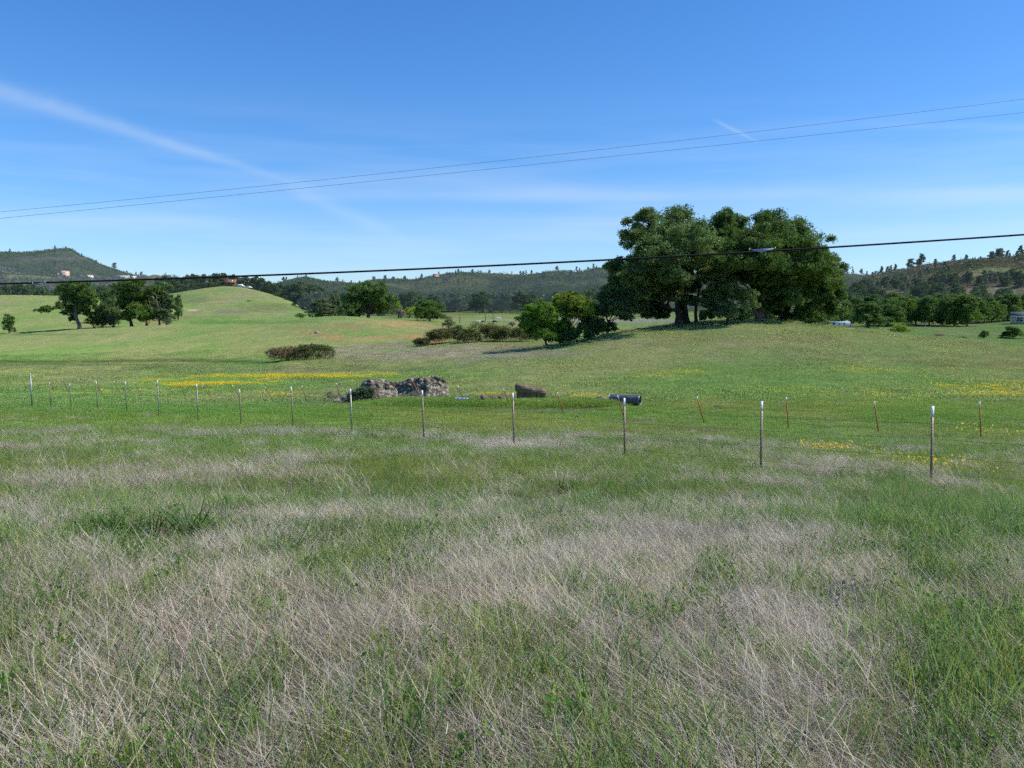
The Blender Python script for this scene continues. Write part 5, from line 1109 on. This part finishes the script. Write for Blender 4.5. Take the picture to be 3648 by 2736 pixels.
mk('green_grass', 'green', X, Y, g.uniform(.55, 1.0, len(X)), tints(X, Y, g), 'fresh green grass on the slope down to the near fence', 'grass', g)
X, Y = wedge(15500, 9.5, 27, g, 5); D = dryness(X, Y); k = clear(X, Y) & (g.uniform(size=len(X)) < np.clip((D - .06) * 1.0, .03, 1)); X, Y = X[k], Y[k]
mk('thatch', 'thatch', X, Y, g.uniform(.9, 1.6, len(X)), tints(X, Y, g, v=.45, sc=.8, hv=.12), 'matted dead grass on the slope down to the near fence', 'grass', g, True)
X, Y = wedge(26000, 9.5, 27, g, 5); D = dryness(X, Y); k = clear(X, Y) & (g.uniform(size=len(X)) < np.clip((D - .22) * .9, .02, 1)); X, Y = X[k], Y[k]
mk('dry_grass', 'dry', X, Y, g.uniform(.45, .9, len(X)), tints(X, Y, g, v=.45, sc=.8, hv=.14), 'dry grey stems on the slope down to the near fence', 'grass', g, True)
X, Y = wedge(8000, 24, 52, g, 3); c_ = paint(X, Y, H(X, Y)); k = (c_[:, 0] < c_[:, 1] * .88) | (g.uniform(size=len(X)) < .12); X, Y, c_ = X[k], Y[k], c_[k]
mk('meadow_grass', 'mid', X, Y, g.uniform(.5, 1.0, len(X)), tints(X, Y, g, sc=6) * np.clip(c_ / np.array([.165, .265, .07]), .6, 1.35), 'short green grass between and beyond the two fences', 'grass', g)
a_ = hit(g.uniform(1290, 2160, 900), 1440 + g.normal(0, 4.5, 900), 20); a_ = a_[(a_[:, 1] > 38) & (a_[:, 1] < 56)]; X, Y = a_[:, 0], a_[:, 1]
mk('bank_grass', 'mid', X, Y, g.uniform(.8, 1.3, len(X)), tints(X, Y, g) * np.array([.92, 1.0, .75]), 'bright tall green grass along the bank in front of the outcrop', 'grass', g)
X, Y = wedge(12000, 24, 58, g, 3); D = dryness(X, Y); k = g.uniform(size=len(X)) < np.clip((D - .32) * .9, .01, 1); X, Y = X[k], Y[k]
mk('dry_grass', 'middry', X, Y, g.uniform(.45, .9, len(X)), tints(X, Y, g), 'dry grey tussocks along the fence lines', 'grass', g, True)
X, Y = wedge(13000, 46, 150, g, 6); c_ = paint(X, Y, H(X, Y)); mk('pasture_grass', 'short', X, Y, g.uniform(.7, 1.4, len(X)), c_ * 1.45 * g.uniform(.85, 1.2, (len(X), 1)), 'grazed turf over the far meadow and knoll', 'grass', g, sink=0)
X, Y = wedge(6500, 50, 128, g, 6); nz_ = fbm(X / 5, Y / 8, 4, 83); k = nz_ > .56; X, Y = X[k], Y[k]; c_ = paint(X, Y, H(X, Y))
mk('pasture_tufts', 'short', X, Y, g.uniform(1.0, 2.6, len(X)), c_ * np.where(g.uniform(size=(len(X), 1)) < .4, 1.3, 1.8) * np.array([1.05, 1, .95]) * g.uniform(.8, 1.2, (len(X), 1)), 'rougher clumps of grass scattered over the grazed turf', 'grass', g, sink=0)
# yellow flowers
fl = []
for cx, cy2, rx, ry, n in ((1000, 1345, 330, 6, 330), (760, 1372, 170, 2.5, 170), (660, 1378, 90, 3, 70), (480, 1400, 330, 5, 28), (1150, 1345, 200, 6, 110), (1380, 1338, 60, 3, 18), (1000, 1408, 60, 6, 10), (550, 1360, 90, 4, 25), (2440, 1332, 110, 5, 32), (2340, 1348, 50, 4, 16), (3200, 1415, 330, 18, 34), (2750, 1400, 200, 8, 24), (3450, 1388, 260, 14, 80), (3560, 1412, 150, 5, 60), (3400, 1335, 260, 28, 24), (3560, 1372, 140, 24, 28), (3100, 1325, 140, 10, 26),
                           (1720, 1412, 60, 6, 5), (2085, 1418, 70, 5, 10), (2960, 1607, 34, 3, 16), (3330, 1655, 90, 14, 5), (3300, 1672, 100, 4, 11), (3560, 1555, 60, 5, 5), (900, 1365, 250, 10, 50)):
    a = np.column_stack([g.normal(cx, rx * .6, n), g.normal(cy2, ry * .6, n)]); fl.append(hit(a[:, 0], a[:, 1], 12))
fl = np.concatenate(fl); fl[:, :2] += g.normal(size=(len(fl), 2)) * .35; n = len(fl)
fl[:, 2] = H(fl[:, 0], fl[:, 1]); nearf = fl[:, 1] < 30
scatter_obj('wildflowers', 'flower', fl, np.where((fl[:, 0] > 8) & (g.uniform(size=n) < .88), g.integers(2, 4, n), g.integers(0, 4, n)), np.column_stack([0 * fl[:, 0], 0 * fl[:, 0], g.uniform(0, 6.28, n)]), np.where(nearf, .9, g.uniform(.8, 1.5, n)), np.column_stack([g.uniform(.85, 1.1, n), g.uniform(.85, 1.1, n), np.ones(n)]), 'drifts of small yellow wildflowers in the meadow', 'flowers')

# soap plants: dark wavy straps
for i, (x, y, n, s, lab) in enumerate(((680, 1925, 34, 1.0, 'largest clump of dark strap leaves in the dry grass at left'), (400, 1915, 20, .8, 'low clump of strap leaves left of the largest clump'), (830, 1850, 12, .9, 'thin clump of strap leaves behind the largest clump'), (2000, 1760, 22, .8, 'dark strap leaved clump in the bright green band at centre'), (2985, 1705, 22, .75, 'dark strap leaved clump below the near fence at right'), (2570, 1605, 16, .6, 'small strap leaved clump beyond the near fence at right'), (560, 1925, 14, .8, 'sprawling strap leaves joining the two left clumps'), (1600 + 1720, 2010, 0, 0, ''))):
    if not n: continue
    p = hit(x, y)[0]; gg = np.random.default_rng(200 + i); mb = MB(); az = gg.uniform(0, 6.28, n); bb = disc(n, .07 * s, gg)
    blades(mb, bb, az, gg.uniform(.30, .56, n) * s, gg.uniform(.014, .026, n) * s, gg.uniform(.3, .75, n), gg.uniform(.05, .3, n), cvar(n, (.062, .125, .028), gg, .35, .1), gg, 1.2, (0, .2, .4, .6, .8, 1.0))
    o = mb.build('strap_leaf_plant', M['leafy'] if 'leafy' in M else leafmat('strap_leaves', (1, 1, 1), .25), None, False, p); M['leafy'] = o.data.materials[0]; tag(o, lab, 'plant', 'strap leaved plants in the grass')
# purple vetch
for i, (x, y) in enumerate(((2935, 2190), (2958, 2185), (2985, 2180), (3020, 2170), (3130, 2155), (2960, 2235))):
    p = hit(x, y)[0]; gg = np.random.default_rng(300 + i); t = thing('vetch_plant', 'purple vetch spike in the dry grass at right', 'flower', p, group='purple vetch spikes at right'); mb = MB(); tube(mb, bend((0, 0, 0), (.03, 0, .19), gg, 5, .05), .002, 4); mb.build('stem', M['leafy'], t)
    mb = MB(); c_ = np.column_stack([gg.normal(.03, .006, 22), gg.normal(0, .006, 22), gg.uniform(.12, .2, 22)]); leaves(mb, c_, .016, gg, np.ones((22, 3)), .2, .6); mb.build('blossom', M['purple'], t)

# ------------------------------------------------------------------ light, sky, camera
SUN_EL, SUN_AZ = R(47), R(91)     # azimuth clockwise from +Y (view direction)
w = bpy.data.worlds.new('World'); scn.world = w; w.use_nodes = True; nt = w.node_tree; nt.nodes.clear()
out = nt.nodes.new('ShaderNodeOutputWorld'); bg = N(nt, 'ShaderNodeBackground', ins={'Strength': .124}); L(nt, bg.outputs[0], out.inputs[0])
sky = N(nt, 'ShaderNodeTexSky', sky_type='NISHITA'); sky.sun_disc = False; sky.sun_elevation = SUN_EL; sky.sun_rotation = SUN_AZ; sky.altitude = 200; sky.air_density = 1.0; sky.dust_density = .4; sky.ozone_density = 3.0
tc = N(nt, 'ShaderNodeTexCoord'); geo = tc.outputs['Generated']
hs = N(nt, 'ShaderNodeHueSaturation', ins={'Saturation': 1.16, 'Value': 1.0}); L(nt, mixc(nt, 'MULTIPLY', 1.0, sky.outputs[0], (.96, 1.13, 1.40)), hs.inputs['Color'])
def VM(op, a, b): 
    n = N(nt, 'ShaderNodeVectorMath', operation=op)
    for i_, x in enumerate((a, b)):
        if isinstance(x, bpy.types.NodeSocket): L(nt, x, n.inputs[i_])
        else: n.inputs[i_].default_value = x
    return n.outputs['Value'] if op == 'DOT_PRODUCT' else n.outputs[0]
def MA(op, a, b=None, c_=None, clamp=False):
    n = N(nt, 'ShaderNodeMath', operation=op, use_clamp=clamp)
    for i_, x in enumerate((a, b, c_)):
        if x is None: continue
        if isinstance(x, bpy.types.NodeSocket): L(nt, x, n.inputs[i_])
        else: n.inputs[i_].default_value = x
    return n.outputs[0]
def direc(x, y): v = at(x, y, 1.0); return Vector(v).normalized()
def smooth(x, a, b): 
    n = N(nt, 'ShaderNodeMapRange', interpolation_type='SMOOTHSTEP'); L(nt, x, n.inputs[0]); n.inputs[1].default_value = a; n.inputs[2].default_value = b; return n.outputs[0]
def streak(p0, p1, w0, w1, st, nscale=6, fade=(.15, .25)):
    """a high trail along the great circle between two directions"""
    a = direc(*p0); b_ = direc(*p1); nrm = a.cross(b_).normalized(); tan = nrm.cross(a).normalized(); ang_ = a.angle(b_)
    dist = VM('DOT_PRODUCT', geo, tuple(nrm)); along = MA('ARCTAN2', VM('DOT_PRODUCT', geo, tuple(tan)), VM('DOT_PRODUCT', geo, tuple(a))); f = MA('DIVIDE', along, ang_)
    mpn = N(nt, 'ShaderNodeMapping'); L(nt, geo, mpn.inputs[0]); nz = noise(nt, nscale, 5, .6, mpn.outputs[0])
    wd = MA('MULTIPLY_ADD', f, (w1 - w0) / F, w0 / F); wd = MA('MAXIMUM', wd, .0008)
    dd = MA('ADD', MA('DIVIDE', dist, wd), MA('MULTIPLY_ADD', nz, .9, -.45)); e = MA('POWER', 2.718, MA('MULTIPLY', MA('MULTIPLY', dd, dd), -1))
    m_ = MA('MULTIPLY', smooth(f, 0 - fade[0], fade[0]), MA('SUBTRACT', 1, smooth(f, 1 - fade[1], 1 + fade[1])))
    return MA('MULTIPLY', MA('MULTIPLY', e, m_), MA('MULTIPLY', MA('MULTIPLY_ADD', nz, 1.1, .35), st))
parts_ = [streak((-500, 170), (930, 612), 34, 13, .20, 22), streak((1050, 680), (1400, 830), 26, 20, .12), streak((2550, 430), (2690, 500), 6, 5, .16, 20), streak((1080, 700), (4300, 690), 14, 34, .11, 9, (.1, .3)), streak((1500, 660), (3900, 720), 40, 60, .08, 7, (.3, .3)), streak((3100, 445), (3900, 455), 12, 12, .09, 9), streak((3200, 680), (4200, 690), 26, 30, .13, 12, (.3, .3)), streak((-400, 800), (4200, 840), 60, 60, .10, 5, (.2, .2))]
acc = parts_[0]
for s_ in parts_[1:]: acc = MA('ADD', acc, s_)
# faint flat cirrus veil low in the sky
sep = N(nt, 'ShaderNodeSeparateXYZ'); L(nt, geo, sep.inputs[0]); mpv = N(nt, 'ShaderNodeMapping'); L(nt, geo, mpv.inputs[0]); mpv.inputs['Scale'].default_value = (1.2, 1.2, 14)
veil = MA('MULTIPLY', MA('MULTIPLY', ramp(nt, noise(nt, 2.6, 6, .55, mpv.outputs[0]), [(.42, 0), (.75, 1)]), MA('SUBTRACT', 1, smooth(sep.outputs[2], .12, .28))), .2)
acc = MA('ADD', acc, veil, clamp=True)
L(nt, mixc(nt, 'MIX', acc, hs.outputs[0], (6.6, 7.4, 8.2)), bg.inputs['Color'])
sd = Vector((math.sin(SUN_AZ) * math.cos(SUN_EL), math.cos(SUN_AZ) * math.cos(SUN_EL), math.sin(SUN_EL)))
sl = bpy.data.lights.new('sun', 'SUN'); sl.energy = 5.0; sl.angle = R(.53); sl.color = (1, .94, .83); so = bpy.data.objects.new('sun', sl); COL.objects.link(so); so.rotation_euler = sd.to_track_quat('Z', 'Y').to_euler(); so.location = (60, 20, 80)
cam = bpy.data.cameras.new('camera'); co_ = bpy.data.objects.new('camera', cam); COL.objects.link(co_); scn.camera = co_
cam.sensor_width = 36; cam.lens = 36 * F / 3648; cam.clip_start = .1; cam.clip_end = 60000; co_.location = (0, 0, 0); co_.rotation_euler = (math.pi / 2 - PITCH, 0, 0)
scn.view_settings.view_transform = 'Standard'; scn.view_settings.look = 'None'; scn.view_settings.exposure = 0
scn.cycles.max_bounces = 4; scn.cycles.diffuse_bounces = 2; scn.cycles.transmission_bounces = 3; scn.cycles.glossy_bounces = 1
scn.cycles.use_denoising = False; scn.cycles.use_adaptive_sampling = True; scn.cycles.adaptive_threshold = .05; scn.cycles.adaptive_min_samples = 16
